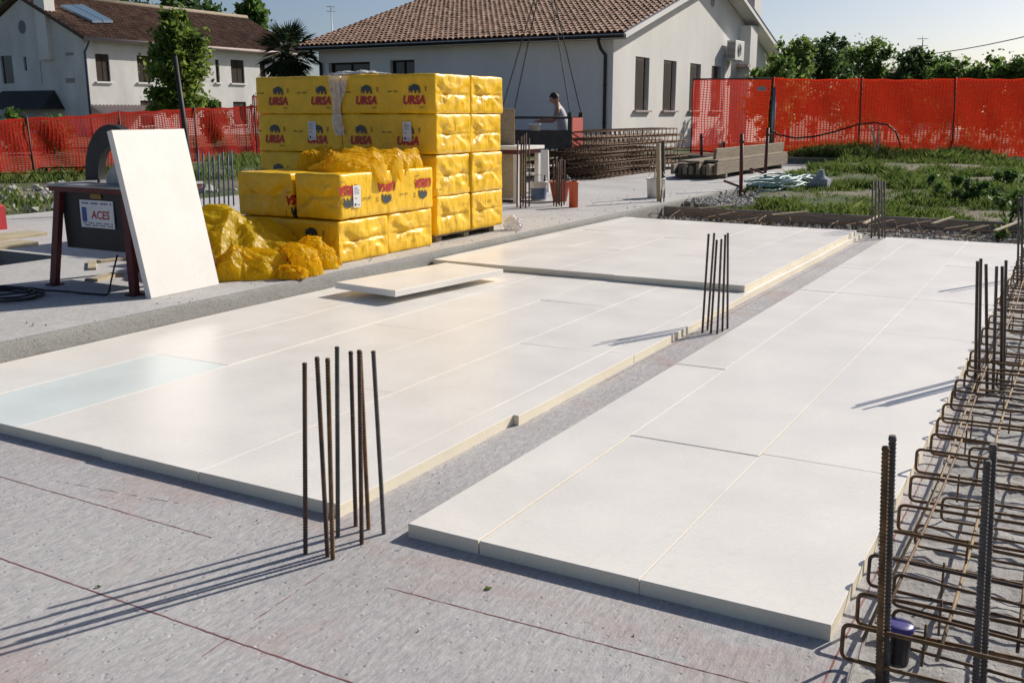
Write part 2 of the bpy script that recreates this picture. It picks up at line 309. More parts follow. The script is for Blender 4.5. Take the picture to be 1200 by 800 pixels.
# ------------------------------------------------------------------ mesh builder
class MB:
    def __init__(s): s.v=[]; s.f=[]; s.m=[]; s.sm=[]
    def add(s, vs, fs, mi=0, smooth=False):
        o=len(s.v); s.v += [tuple(v) for v in vs]
        for f in fs: s.f.append(tuple(i+o for i in f)); s.m.append(mi); s.sm.append(smooth)
        return s
    def box(s, x0,x1,y0,y1,z0,z1, mi=0):
        return s.add([(x0,y0,z0),(x1,y0,z0),(x1,y1,z0),(x0,y1,z0),(x0,y0,z1),(x1,y0,z1),(x1,y1,z1),(x0,y1,z1)],
            [(3,2,1,0),(4,5,6,7),(0,1,5,4),(1,2,6,5),(2,3,7,6),(3,0,4,7)], mi)
    def obox(s, c, ax, ay, az, mi=0):   # oriented box: centre + three half-vectors
        c,ax,ay,az = map(Vector,(c,ax,ay,az)); vs=[]
        for dz in (-1,1):
            for dx,dy in ((-1,-1),(1,-1),(1,1),(-1,1)): vs.append(c+ax*dx+ay*dy+az*dz)
        return s.add(vs,[(3,2,1,0),(4,5,6,7),(0,1,5,4),(1,2,6,5),(2,3,7,6),(3,0,4,7)],mi)
    def cbox(s, x0,x1,y0,y1,z0,z1, c, mt=0, ms=1, dz=(0,0,0,0), mc=None):  # chamfered board
        P=[(x0,y0),(x1,y0),(x1,y1),(x0,y1)]; Q=[(x0+c,y0+c),(x1-c,y0+c),(x1-c,y1-c),(x0+c,y1-c)]
        vs=[(x,y,z0) for x,y in P]+[(x,y,z1-c+d) for (x,y),d in zip(P,dz)]+[(x,y,z1+d) for (x,y),d in zip(Q,dz)]
        s.add(vs,[(8,9,10,11)],mt); o=len(s.v)-12
        for i in range(4):
            j=(i+1)%4
            for f,mm in (((i,j,4+j,4+i),ms),((4+i,4+j,8+j,8+i),ms if mc is None else mc)): s.f.append(tuple(k+o for k in f)); s.m.append(mm); s.sm.append(False)
        s.f.append((3+o,2+o,1+o,o)); s.m.append(ms); s.sm.append(False)
        return s
    def tube(s, pts, r, n=8, mi=0, caps=True, smooth=True):
        pts=[Vector(p) for p in pts]; k=len(pts); rs = r if isinstance(r,(list,tuple)) else [r]*k
        o=len(s.v); up=None
        for i,p in enumerate(pts):
            t=(pts[min(i+1,k-1)]-pts[max(i-1,0)])
            if t.length<1e-9: t=Vector((0,0,1))
            t.normalize()
            if up is None:
                a=Vector((0,0,1)) if abs(t.z)<0.9 else Vector((1,0,0)); up=(a-t*a.dot(t)).normalized()
            else:
                up=(up-t*up.dot(t)); up = up.normalized() if up.length>1e-6 else t.orthogonal().normalized()
            w=t.cross(up)
            for j in range(n):
                a=2*math.pi*j/n; s.v.append(tuple(p+(up*math.cos(a)+w*math.sin(a))*rs[i]))
        for i in range(k-1):
            for j in range(n):
                j2=(j+1)%n; s.f.append((o+i*n+j,o+i*n+j2,o+(i+1)*n+j2,o+(i+1)*n+j)); s.m.append(mi); s.sm.append(smooth)
        if caps:
            s.f.append(tuple(o+j for j in reversed(range(n)))); s.f.append(tuple(o+(k-1)*n+j for j in range(n))); s.m += [mi,mi]; s.sm += [False,False]
        return s
    def lathe(s, prof, c=(0,0,0), n=24, mi=0, smooth=True):  # prof: (r,z)
        o=len(s.v)
        for r,z in prof:
            for j in range(n):
                a=2*math.pi*j/n; s.v.append((c[0]+r*math.cos(a),c[1]+r*math.sin(a),c[2]+z))
        for i in range(len(prof)-1):
            for j in range(n):
                j2=(j+1)%n; s.f.append((o+i*n+j,o+i*n+j2,o+(i+1)*n+j2,o+(i+1)*n+j)); s.m.append(mi); s.sm.append(smooth)
        return s
    def grid(s, fn, nu, nv, mi=0, smooth=True):
        o=len(s.v)
        for i in range(nu+1):
            for j in range(nv+1): s.v.append(tuple(fn(i/nu,j/nv)))
        for i in range(nu):
            for j in range(nv):
                a=o+i*(nv+1)+j; s.f.append((a,a+nv+1,a+nv+2,a+1)); s.m.append(mi); s.sm.append(smooth)
        return s
    def mesh(s, name, mats):
        me=bpy.data.meshes.new(name); me.from_pydata(s.v,[],s.f)
        for mt in (mats if isinstance(mats,(list,tuple)) else [mats]): me.materials.append(MATS[mt])
        me.polygons.foreach_set('material_index', s.m); me.polygons.foreach_set('use_smooth', s.sm); me.update()
        return me
    def build(s, name, mats, parent=None, loc=None):
        return link(name, s.mesh(name, mats), parent, loc)
def link(name, data, parent=None, loc=None):
    o=bpy.data.objects.new(name, data); C.objects.link(o)
    if parent: o.parent=parent
    if loc is not None: o.location=loc
    return o
def empty(name, loc=(0,0,0), rz=0):
    o=link(name,None,None,loc); o.rotation_euler=(0,0,rz); o.empty_display_size=0.2; return o
def tag(o, label=None, cat=None, group=None, kind=None):
    if label: o['label']=label
    if cat: o['category']=cat
    if group: o['group']=group
    if kind: o['kind']=kind
    return o
def copy_tree(o, parent=None):
    c=o.copy(); C.objects.link(c); c.parent=parent
    for ch in o.children: copy_tree(ch,c)
    return c
def rnd(a,b): return random.uniform(a,b)
def fbm(p, o=4): return noise.fractal(Vector(p), 1.0, 2.0, o)

# ================================================================== SETTING
ZR = 0.17                      # top of the raised slab
XS, YF = -5.52, 14.36          # step line, far formwork line
def ss(a,b,x):
    t=min(1,max(0,(x-a)/(b-a))); return t*t*(3-2*t)
def gh(x,y):
    h = 0.02 + 0.31*ss(14,27,y) if x>-9 else 0.16+0.17*ss(14,27,y)
    if -9 < x < -5.5: h = h
    h += 0.06*fbm((x*0.35,y*0.35,0.3),3)*(1 if y<60 else 0)
    if x < -14: h = 0.22+0.12*ss(10,24,y)+0.08*fbm((x*0.5,y*0.5,4.0),3)
    if -5.4 < x < 0.42 and -5.8 < y < 14.2: return -0.35
    if -12.4 < x < -5.6 and -5.8 < y < 27.6: return -1.2
    return h
def axis(dense0,dense1,step,far):
    a=list(np.arange(dense0,dense1+1e-6,step)); k=step
    lo=[];hi=[]; x=dense0; 
    while x>-far: k*=1.5; x-=k; lo.append(x)
    k=step; x=dense1
    while x<far: k*=1.5; x+=k; hi.append(x)
    return list(reversed(lo))+a+hi
gx=axis(-26,8,0.4,3000); gy=axis(-8,42,0.4,3000)
mb=MB(); nx,ny=len(gx),len(gy)
for x in gx:
    for y in gy: mb.v.append((x,y,gh(x,y)))
for i in range(nx-1):
    for j in range(ny-1): mb.f.append((i*ny+j,(i+1)*ny+j,(i+1)*ny+j+1,i*ny+j+1)); mb.m.append(0); mb.sm.append(True)
tag(mb.build('ground','ground'),kind='structure')

# main slab
mb=MB(); mb.box(XS,-0.42,-6,13.1,-0.3,0)
slab=tag(mb.build('slab','slab'),kind='structure')
plain('chalk', (0.24,0.10,0.095), 0.9, var=0.35, scale=18, kind='World')
plain('crack', (0.17,0.15,0.15), 0.95, var=0.3, kind='World')
def chalk(p,q,w=0.0042,mat='chalk',jit=0.0015,name='chalk_line',gaps=0.012):
    p,q=Vector(p),Vector(q); n=max(4,int((q-p).length/0.025)); d=(q-p).normalized(); s=Vector((-d.y,d.x,0)); mb=MB(); L=[]
    for i in range(n+1):
        c=p.lerp(q,i/n)+s*rnd(-jit,jit); ww=w*rnd(0.55,1.15); L.append((c-s*ww/2,c+s*ww/2))
    for i in range(n):
        if random.random()<gaps: continue
        a,b_=L[i]; c,d2=L[i+1]; mb.add([(a.x,a.y,0.0012),(b_.x,b_.y,0.0012),(d2.x,d2.y,0.0012),(c.x,c.y,0.0012)],[(0,1,2,3)])
    return mb.build(name,mat,slab)
chalk((-4.6,2.425,0),(-2.62,2.405,0)); chalk((-1.83,2.40,0),(-0.62,2.43,0)); chalk((-4.2,1.93,0),(-1.4,1.90,0),0.0055,gaps=0.01)
chalk((-0.47,2.05,0),(-0.455,5.2,0),0.006); chalk((-2.10,2.66,0),(-2.03,1.75,0),0.0035,gaps=0.4); chalk((-2.365,2.75,0),(-2.30,8.2,0),0.006)
chalk((-2.275,5.0,0),(-2.23,12.9,0),0.005); chalk((-3.62,2.50,0),(-2.98,2.58,0),0.0028,'crack',0.003,'crack_line',0.25)
chalk((-2.3,7.6,0),(-1.98,7.62,0),0.005,'crack',0.004,'crack_line',0.0); chalk((-2.25,5.6,0),(-2.0,5.66,0),0.004,'crack',0.004,'crack_line',0.0)

# raised slab with a pit opening
PX0,PX1,PY0,PY1 = -9.75,-8.42,3.2,6.15
mb=MB(); X0,X1,Y0,Y1=-12.6,XS-0.035,-6,28.0
xs=[X0,PX0,PX1,X1]; ys=[Y0,PY0,PY1,Y1]
vt=[(x,y,ZR) for x in xs for y in ys]; fs=[]
for i in range(3):
    for j in range(3):
        if i==1 and j==1: continue
        fs.append((i*4+j,(i+1)*4+j,(i+1)*4+j+1,i*4+j+1))
mb.add(vt,fs,0)
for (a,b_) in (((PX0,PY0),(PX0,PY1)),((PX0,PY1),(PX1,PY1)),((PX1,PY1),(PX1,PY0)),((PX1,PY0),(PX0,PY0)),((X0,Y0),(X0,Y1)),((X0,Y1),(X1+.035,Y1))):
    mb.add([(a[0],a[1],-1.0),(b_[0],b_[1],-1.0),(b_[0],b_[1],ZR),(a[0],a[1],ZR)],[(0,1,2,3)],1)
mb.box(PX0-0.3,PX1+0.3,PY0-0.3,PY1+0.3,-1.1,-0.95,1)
prof=[(-0.035,0.0),(-0.012,-0.006),(-0.002,-0.022),(0.0,-0.06),(0.002,-0.11),(0.0,-0.16),(0.003,-0.22),(0.0,-0.5)]
NL=340
def edge(u,v):
    y=Y0+u*(Y1-Y0); k=v*(len(prof)-1); i=min(int(k),len(prof)-2); t=k-i
    dx=prof[i][0]*(1-t)+prof[i+1][0]*t; dz=prof[i][1]*(1-t)+prof[i+1][1]*t
    w=0 if v==0 else 0.009*fbm((y*2.2,dz*9,1),4)+0.004*fbm((y*11,dz*20,5),2)
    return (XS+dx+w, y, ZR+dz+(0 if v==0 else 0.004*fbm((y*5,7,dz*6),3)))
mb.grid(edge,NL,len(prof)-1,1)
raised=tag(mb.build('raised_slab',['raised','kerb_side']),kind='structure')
# strip of cement between the steps of the far raised slab (construction joint)
mb=MB()
for k in range(60):
    x0=-9.5+k*(9.5+XS-0.05)/60; x1=x0+(9.5+XS-0.05)/60; y=12.75+0.03*fbm((x0*2,0,0)); w=0.010+0.006*fbm((x0*3,3,0))
    mb.add([(x0,y,ZR+0.004),(x1,y,ZR+0.004),(x1,y+w,ZR+0.004),(x0,y+w,ZR+0.004)],[(0,1,2,3)])
mb.build('crack_line','crack',raised)

# trenches with rough lean concrete
def rough_sheet(x0,x1,y0,y1,z,amp,step=0.035,sc=7):
    nu=int((x1-x0)/step); nv=int((y1-y0)/step)
    def fn(u,v):
        x=x0+u*(x1-x0); y=y0+v*(y1-y0)
        h=fbm((x*sc,y*sc,0),5)+0.6*abs(fbm((x*sc*2.3,y*sc*1.5,9),3))
        return (x,y,z+amp*h)
    return MB().grid(fn,nu,nv,0)
tag(rough_sheet(-0.42,0.55,-3,13.1,-0.045,0.018).build('trench_floor','rough'),kind='structure')
tag(rough_sheet(XS,0.55,13.1,YF-0.02,-0.06,0.03,0.05,5).build('trench_floor','rough'),kind='structure')

# formwork boards closing the far trench
def plank(name,x0,x1,y0,y1,z0,z1,mat,label=None,cat=None,group=None,parent=None):
    o=MB().cbox(x0,x1,y0,y1,z0,z1,0.004,0,0).build(name,mat,parent)
    if label: tag(o,label,cat,group)
    return o
plank('formwork_plank',-5.50,-1.35,YF,YF+0.035,-0.10,0.135,'plank_x','weathered grey formwork plank edging the far trench beside the raised slab','plank','formwork planks')
plank('formwork_plank',-1.345,1.2,YF+0.004,YF+0.038,-0.10,0.128,'plank_x','weathered grey formwork plank closing the far trench toward the open grass','plank','formwork planks')
plank('formwork_plank',0.55,0.585,-3,14.35,-0.12,0.13,'plank_y','long grey formwork plank along the outer side of the rebar trench','plank','formwork planks')

# ================================================================== INSULATION BOARDS
T=0.05
ORD=['first','second','third','fourth','fifth','sixth','seventh']
def board(x0,x1,y0,y1,z0,label,group,top='foam_skin',side='foam_edge',gap=0.0006):
    cx,cy=(x0+x1)/2,(y0+y1)/2
    dz=[rnd(-0.0015,0.0025) for _ in range(4)]
    mb=MB().cbox(x0-cx+gap,x1-cx-gap,y0-cy+gap,y1-cy-gap,0,T,0.0014,0,1,dz,2)
    o=mb.build('insulation_board',[top,side,'foam_cut'],None,(cx+rnd(-.001,.001),cy,z0)); o.rotation_euler.z=rnd(-0.0012,0.0012)
    return tag(o,label,'foam board',group)
# field along the trench
RCOLS=[(-2.0,-1.7,[2.76,5.5,8.44,9.87,12.66],'narrow','the bare strip'),(-1.7,-1.1,[2.76,4.11,6.96,8.45,11.33,12.67],'wide','middle'),(-1.1,-0.5,[2.76,4.15,7.0,8.45,10.5,12.68],'wide','the rebar trench')]
for ci,(x0,x1,yy,wd,where) in enumerate(RCOLS):
    for k in range(len(yy)-1):
        g0 = 0.006 if abs(yy[k]-8.45)<0.05 else (0.0015 if ci==1 else 0.0003)
        g1 = 0.006 if abs(yy[k+1]-8.45)<0.05 else (0.0015 if ci==1 else 0.0003)
        loc={0:'narrow column along the bare strip',1:'middle column of the trench-side field',2:'column along the rebar trench'}[ci]
        board(x0,x1,yy[k]+g0+(0.012 if ci==0 and k==1 else 0),yy[k+1]-g1,0.0,f'white foam board, {ORD[k]} from the open slab end, {loc}','boards beside the rebar trench',gap=0.0007 if k else 0.0014)
# field against the raised slab, lower layer
LX=[-5.515,-4.90,-4.29,-3.68,-3.08,-2.48,-2.33]
LJ=[[2.80,5.58,8.3],[2.79,4.16,6.95,8.3],[2.79,5.55,8.3],[2.78,4.15,6.95,8.3],[2.78,5.53,8.3],[2.78,4.12,5.58,6.9,9.3,11.2,12.95]]
cn=['column against the raised step','second column from the raised step','third column from the raised step','fourth column from the raised step','fifth column from the raised step','narrow edge strip by the bare gap']
for ci in range(6):
    x0,x1=LX[ci],LX[ci+1]; yy=LJ[ci]
    for k in range(len(yy)-1):
        aq = (ci==1 and k==0)
        lab = 'pale turquoise tinted foam board, second column from the raised step' if aq else f'cream foam board, {ORD[k]} from the open slab end, {cn[ci]}'
        dx = 0.03 if ci==5 and k in (1,2) else (0.012 if ci==5 and k>2 else 0)
        board(x0,x1+dx,yy[k]+(0.0012 if k and (k+ci)%2 else 0),yy[k+1]-0.0004,0.0,lab,'boards beside the raised step','foam_skin_aqua' if aq else 'foam_skin')
for k,(ya,yb) in enumerate(((8.3,10.6),(10.6,12.9))):      # under the second layer
    for ci in range(5):
        board(LX[ci],LX[ci+1],ya,yb,0.0,f'cream foam board hidden under the second layer, {ORD[k]} row, {cn[ci]}','boards under the second layer')
# second layer
UX=[-5.50,-5.34,-4.75,-4.15,-3.55,-2.95,-2.36]
UJ=[[8.12,12.86],[8.10,11.2,12.84],[8.10,9.6,12.80],[8.10,10.9,12.75],[8.08,9.6,12.72],[8.08,11.5,12.70]]
for ci in range(6):
    for k in range(len(UJ[ci])-1):
        board(UX[ci],UX[ci+1],UJ[ci][k]+0.0004,UJ[ci][k+1]-0.0008,0.0515+0.002,f'white foam board of the raised second layer, {ORD[k]} in column {ORD[ci]} from the step','second layer boards')
# loose board lying on the field, propped by an offcut
lc=(G(400.5,328,.17)+G(590,313,.17)+G(455,340,.17)+G(522,305.5,.17))/4
e1=(G(522,305.5,.17)-G(400.5,328,.17)+G(590,313,.17)-G(455,340,.17))/4
e2=(G(455,340,.17)-G(400.5,328,.17)+G(590,313,.17)-G(522,305.5,.17))/4
o=MB().cbox(-e2.length,e2.length,-e1.length,e1.length,0,T,0.004,0,1).build('insulation_board',['foam_skin','foam_cut'],None,(lc.x,lc.y,0.1055))
o.rotation_euler=(math.radians(-0.2),math.radians(0.1),math.atan2(e1.y,e1.x)-math.pi/2)
tag(o,'loose cream foam board lying askew on top of the laid boards','foam board')
o=MB().cbox(-0.13,0.13,-0.3,0.3,0,T,0.004,0,1).build('insulation_board',['foam_skin','foam_cut'],None,(lc.x-0.06,lc.y+0.08,0.0535)); o.rotation_euler.z=0.2
tag(o,'small foam offcut propping up the loose board','foam board')

# ================================================================== REBAR STARTERS
def ribbed(path, r, pitch=0.011, n=8, mat='rebar'):
    mb=MB(); p0,p1=Vector(path[0]),Vector(path[-1]); L=(p1-p0).length; k=int(L/pitch)
    pts=[];rs=[]
    for i in range(k):
        t=i*pitch/L
        for dt,rr in ((0,r*0.9),(pitch*0.5,r*0.9),(pitch*0.62,r*1.1),(pitch*0.85,r*1.1)):
            s_=t+dt/L; q=p0.lerp(p1,min(1,s_)); 
            pts.append(q); rs.append(rr)
    pts.append(p1); rs.append(r*0.9)
    return mb.tube(pts,rs,n)
def starter(bx,by,zb,tpx,tpy,r,mat,label,group,fine=True):
    """bar cast in at (bx,by,zb), its tip on the pixel ray at the bar's own depth"""
    base=Vector((bx,by,zb)); top=at_depth(tpx,tpy,depth_of(base)-0.16)
    for _ in range(4):
        top=at_depth(tpx,tpy,depth_of((base.x,base.y,top.z)))
    vec=top-base; loc=base-vec*0.06; 
    mb = ribbed([(0,0,0),tuple(top-loc)],r) if fine else MB().tube([(0,0,0),tuple((top-loc)*0.5+Vector((rnd(-.004,.004),0,0))),tuple(top-loc)],r,7)
    o=mb.build('starter_bar',mat,None,loc)
    return tag(o,label,'rebar',group)
near=[(358,648,357,425),(384,652,371.5,418),(390,655,384,419.5),(396,628,395,406),(417,616,411,411.5),(424,637,421,410),(432,620,422,411),(450,625,437.5,411)]
for k,(a,b_,c,d) in enumerate(near):
    p=G(a,b_,0); starter(p.x,p.y,0,c,d,0.0082,('rebar','rebar','rebar_brown','rebar_grey')[k%4],'rusty ribbed starter bar in the eight-bar cluster at the front corner of the cream boards','front corner starter bars')
mid=[(823,390,830.5,274),(829,387,837,273),(833,391,840,281),(840.5,391,845.5,280),(846.5,388,850,275),(852.5,385,853,273)]
for k,(a,b_,c,d) in enumerate(mid):
    p=G(a,b_,0); starter(p.x,p.y,0,c,d,0.0085,('rebar','rebar_grey')[k%2],'dark starter bar in the six-bar cluster in the bare strip between the board fields','strip starter bars')
far=[(1021,279,1023,212),(1025,277,1027,210),(1030,280,1030,211),(1034,278,1033.5,212),(1037,280,1036.5,212),(1029,276,1031.5,213)]
for k,(a,b_,c,d) in enumerate(far):
    p=G(a,b_,0); starter(p.x,p.y,0,c,d,0.011,'rebar_grey','thin starter bar in the cluster at the far end of the bare strip','far strip starter bars',False)
for a,b_,c,d,m_,lb in ((1030,800,1038,523,'rebar_brown','brown starter bar standing beside the dark lidded cup, slightly shorter of the pair'),(1038,795,1046,510,'rebar_grey','grey starter bar standing beside the dark lidded cup, slightly taller of the pair'),
        (1143,812,1157,539,'rebar_grey','thick grey starter bar standing through the rebar cage, shorter of the pair'),(1152,804,1164,520,'rebar_grey','thick grey starter bar standing through the rebar cage, taller of the pair')):
    p=G(a,b_,-0.02); starter(p.x,p.y,-0.03,c,d,0.0098,m_,lb,'trench starter bars')
rm=[(1143,455,1145.5,306),(1147,452,1149.5,303),(1157,457,1155.5,309.5),(1164,455,1168,312),(1173.5,455,1174.5,312),(1176,450,1179,305)]
for k,(a,b_,c,d) in enumerate(rm):
    p=G(a,b_,-0.02); starter(p.x,p.y,-0.03,c,d,0.0088,('rebar','rebar_grey')[k%2],'dark starter bar in the six-bar cluster rising from the middle of the rebar trench','mid trench starter bars')
fr=[(1192,335,1194,232),(1197,335,1199,228),(1204,336,1206,233)]
for k,(a,b_,c,d) in enumerate(fr):
    p=G(a,b_,-0.02); starter(p.x,p.y,-0.03,c,d,0.010,'rebar_grey','dark starter bar in the cluster at the far end of the rebar trench','far trench starter bars',False)

# ================================================================== REBAR CAGES
def stirrup_path(w,h,r=0.02,seg=4):
    pts=[]; cs=[(w-r,h-r,0),(r,h-r,90),(r,r,180),(w-r,r,270)]
    for cx,cz,a0 in cs:
        for k in range(seg+1):
            a=math.radians(a0+90*k/seg); pts.append((cx+r*math.cos(a),0,cz+r*math.sin(a)))
    pts.append(pts[0]); return pts
cage=empty('rebar_cage',(-0.45,2.5,0)); tag(cage,'long rusty rebar cage of looped stirrups lying in the side trench','rebar cage')
sm=[MB().tube(stirrup_path(0.80,h),0.0062,7).mesh('stirrup',m_) for h,m_ in ((0.10,'rebar_brown'),(0.105,'rebar'),(0.095,'rebar_brown'))]
sm2=[MB().tube(stirrup_path(0.66,h),0.0052,6).mesh('stirrup',m_) for h,m_ in ((0.085,'rebar_brown'),(0.10,'rebar_mesh'))]
ysl=[2.66,2.86,3.12,3.35,3.63,3.95,4.30,4.58]; 
while ysl[-1]<12.8: ysl.append(ysl[-1]+0.25)
for y in ysl:
    o=link('stirrup',random.choice(sm),cage,(rnd(-0.02,0.02)-(0.02 if y>4.2 else 0),y-2.5+rnd(-.02,.02),0.03+rnd(-.006,.01))); o.rotation_euler=(rnd(-.12,.12),rnd(-.02,.02),rnd(-.05,.05))
    if y<9 and random.random()<0.3:
        o=link('stirrup',sm2[random.randrange(2)],cage,(rnd(0.07,0.16),y-2.5+rnd(.08,.17),0.02+rnd(-.01,.03))); o.rotation_euler=(rnd(-.25,.25),rnd(-.04,.04),rnd(-.09,.09))
    if random.random()<0.9:     # inner tie hooks
        x=rnd(0.08,0.3); hk=MB().tube([(0,0,0.09),(0.0,0.0,0.02),(0.0,rnd(-.02,.02),-0.03)],0.004,5).build('tie_hook','rebar_brown',cage,(x,y-2.5+rnd(.02,.12),0.045))
for x,z,m_,r in ((0.055,0.048,'lath',0.0055),(0.235,0.045,'lath',0.006),(0.52,0.045,'rebar',0.006),(0.10,0.128,'rebar_brown',0.005),(0.42,0.125,'rebar_brown',0.0055)):
    pts=[(x+0.012*math.sin(y*1.7+x*9),y-2.5,z+0.004*math.sin(y*2.3)) for y in np.arange(2.72,12.9,0.4)]
    MB().tube(pts,r,6).build('longitudinal_bar',m_,cage)
cage2=empty('rebar_cage',(-5.4,13.2,0)); tag(cage2,'low rusty rebar cage in the far trench before the formwork plank','rebar cage')
sy=[MB().tube([(p[2]*0+0,p[0],p[2]) for p in stirrup_path(w_,0.12)],0.0045,5).mesh('stirrup',m_) for m_,w_ in (('rebar_brown',0.95),('rebar_mesh',0.8),('lath',0.7))]
x=-5.3
while x<0.4:
    o=link('stirrup',random.choice(sy),cage2,(x+5.4+rnd(-.03,.03),rnd(-0.03,0.03),0.0+rnd(-.01,.02))); o.rotation_euler=(rnd(-.06,.06),rnd(-.5,.5),rnd(-.35,.35)); x+=rnd(0.16,0.5)
for y,z in ((0.15,0.03),(0.5,0.035),(0.8,0.03),(0.25,0.125),(0.7,0.13)):
    MB().tube([(xx+5.4,y+0.03*math.sin(xx*2+y*7),z+0.015*math.sin(xx*3+y*5)) for xx in np.arange(-5.35,0.4,0.35)],0.005,5).build('longitudinal_bar',random.choice(['rebar_mesh','rebar_brown']),cage2)
for (a,b_),(c,d) in (((1092,273),(1116,265)),((1012,273),(1030,263)),((1165,282),(1195,270)),((905,262),(945,258)),((820,254),(860,250))):
    p,q=G(a,b_,0.03),G(c,d,0.06)
    v=q-p; s_=Vector((-v.y,v.x,0)).normalized()*0.02
    o=MB().obox((0,0,0),v/2,s_,(0,0,0.008)).build('wood_lath','pale_wood',None,(p+q)/2+Vector((0,0,0.12)))
    tag(o,'pale splintered wooden lath lying across the far trench cage','lath','laths on the far trench')

# lidded cup at the foot of the trench bars
p=G(1050,776,0); mb=MB(); mb.lathe([(0.0,0.0),(0.030,0.0),(0.033,0.01),(0.036,0.10),(0.037,0.108)],(0,0,0),24,0)
cup=empty('cup',(p.x-0.0,p.y,0)); mb.build('cup_body','cup_dark',cup)
MB().lathe([(0.0385,0.100),(0.0395,0.104),(0.0395,0.116),(0.036,0.120),(0.02,0.1215),(0.0,0.1215)],(0,0,0),24).build('lid','cup_lid',cup)
tag(cup,'dark plastic cup with violet lid at the foot of the starter bars','cup')

# ================================================================== TEXT AND EMBLEMS
_tc={}
def text_geo(s, size, shear=0.0, bold=0.0):
    key=(s,size,shear,bold)
    if key in _tc: return _tc[key]
    cu=bpy.data.curves.new('t','FONT'); cu.body=s; cu.size=size; cu.shear=shear; cu.offset=bold; cu.align_x='CENTER'; cu.resolution_u=3
    ob=bpy.data.objects.new('t',cu); C.objects.link(ob); bpy.context.view_layer.update()
    me=bpy.data.meshes.new_from_object(ob.evaluated_get(bpy.context.evaluated_depsgraph_get()))
    r=([tuple(v.co) for v in me.vertices],[tuple(p.vertices) for p in me.polygons])
    bpy.data.objects.remove(ob); bpy.data.meshes.remove(me); _tc[key]=r; return r
BEAR=[(-.50,.02),(-.42,.20),(-.52,.30),(-.40,.34),(-.46,.50),(-.30,.46),(-.10,.60),(.12,.58),(.34,.50),(.46,.30),(.50,.0),(.34,.0),(.32,.16),(.22,.22),(.14,.02),(.0,.02),(.02,.2),(-.1,.24),(-.2,.04),(-.32,.02),(-.28,.2)]
def poly_geo(pts):
    bm=bmesh.new(); f=bm.faces.new([bm.verts.new((x,y,0)) for x,y in pts]); bmesh.ops.triangulate(bm,faces=[f]); bm.verts.index_update()
    r=([tuple(v.co) for v in bm.verts],[tuple(v.index for v in g.verts) for g in bm.faces]); bm.free(); return r
BEARG=poly_geo(BEAR)
def logo(mb, M4, s=1.0):
    """bear over URSA, placed by matrix M4 (local x right, y up, z out)"""
    def put(geo, mat, mi): mb.add([tuple(mat @ Vector(v)) for v in geo[0]], geo[1], mi)
    put(text_geo('URSA',0.115*s,0.18,0.006*s), M4, 0)
    put(BEARG, M4 @ Matrix.Translation((0.01*s,0.105*s,0)) @ Matrix.Scale(0.155*s,4), 1)
    def dash(x,y,w,h): put(([(x*s,y*s,0),((x+w)*s,y*s,0),((x+w)*s,(y+h)*s,0),(x*s,(y+h)*s,0)],[(0,1,2,3)]),M4,2)
    for k in range(4): dash(0.075+0.017*k,-0.042,0.012,0.012)          # fine print, too small to read
    for k in range(7):
        if k!=3: dash(-0.33+0.019*k,0.118,0.013,0.016)
    dash(0.145,0.125,0.014,0.03); dash(0.14,0.16,0.024,0.012)

# ================================================================== YELLOW PACKS
def pack_mesh(L,Wd,Hh,seed,fold=0.03):
    """shrink-wrapped pack, ends on +-X with folded film"""
    h=Vector((L/2,Wd/2,Hh/2)); r=0.022
    def lin(n,l): 
        e=r/l; return [-1,-1+e*0.6,-1+e*2]+list(np.linspace(-1+e*4,1-e*4,n))+[1-e*2,1-e*0.6,1]
    mb=MB()
    def place(p,ax,sg):
        q=Vector((p.x*h.x,p.y*h.y,p.z*h.z)); inn=Vector([max(-h[i]+r,min(h[i]-r,q[i])) for i in range(3)]); d=q-inn
        if d.length>1e-9: q=inn+d.normalized()*r
        sp=Vector((seed*3.1,0,0))
        nv=noise.noise_vector(q*5+sp)*0.006+noise.noise_vector(q*17+sp)*0.0022
        q=q+nv
        o=[i for i in range(3) if i!=ax]; u,v=p[o[0]],p[o[1]]; fade=(1-u**4)*(1-v**4); n=Vector((0,0,0)); n[ax]=sg
        bul=0.008*(1-u*u)*(1-v*v)
        if ax==0:
            w=abs(u)-abs(v)*0.9; tri=max(0,min(1,(w-0.15)*5)); ang=math.atan2(v,u)
            bul += -fold*tri*fade -0.018*math.exp(-(v/0.05)**2)*fade + 0.011*fade*abs(math.sin(ang*4.5+seed*1.3))*min(1,math.hypot(u,v)*1.4) + 0.016*fade*(fbm((u*2.2+seed,v*2.2,3))-0.2)
        elif ax==2: bul*=0.2 if sg<0 else 0.5
        else: bul=0.003*(1-u*u)*(1-v*v)
        return q+n*bul
    us={0:lin(4,h.x)+[], 1:lin(14,h.y), 2:lin(10,h.z)}; us[0]=lin(18,h.x); us[1]=lin(22,h.y); us[2]=lin(18,h.z)
    for ax in range(3):
        a,b_=[i for i in range(3) if i!=ax]
        for sg in (-1,1):
            U,V=us[a],us[b_]; o=len(mb.v)
            for u in U:
                for v in V:
                    p=Vector((0,0,0)); p[ax]=sg; p[a]=u; p[b_]=v; mb.v.append(tuple(place(p,ax,sg)+Vector((0,0,h.z))))
            for i in range(len(U)-1):
                for j in range(len(V)-1):
                    k=o+i*len(V)+j; f=(k,k+len(V),k+len(V)+1,k+1)
                    if (sg>0)==(ax==1): f=tuple(reversed(f))
                    mb.f.append(f); mb.m.append(0); mb.sm.append(True)
    return mb
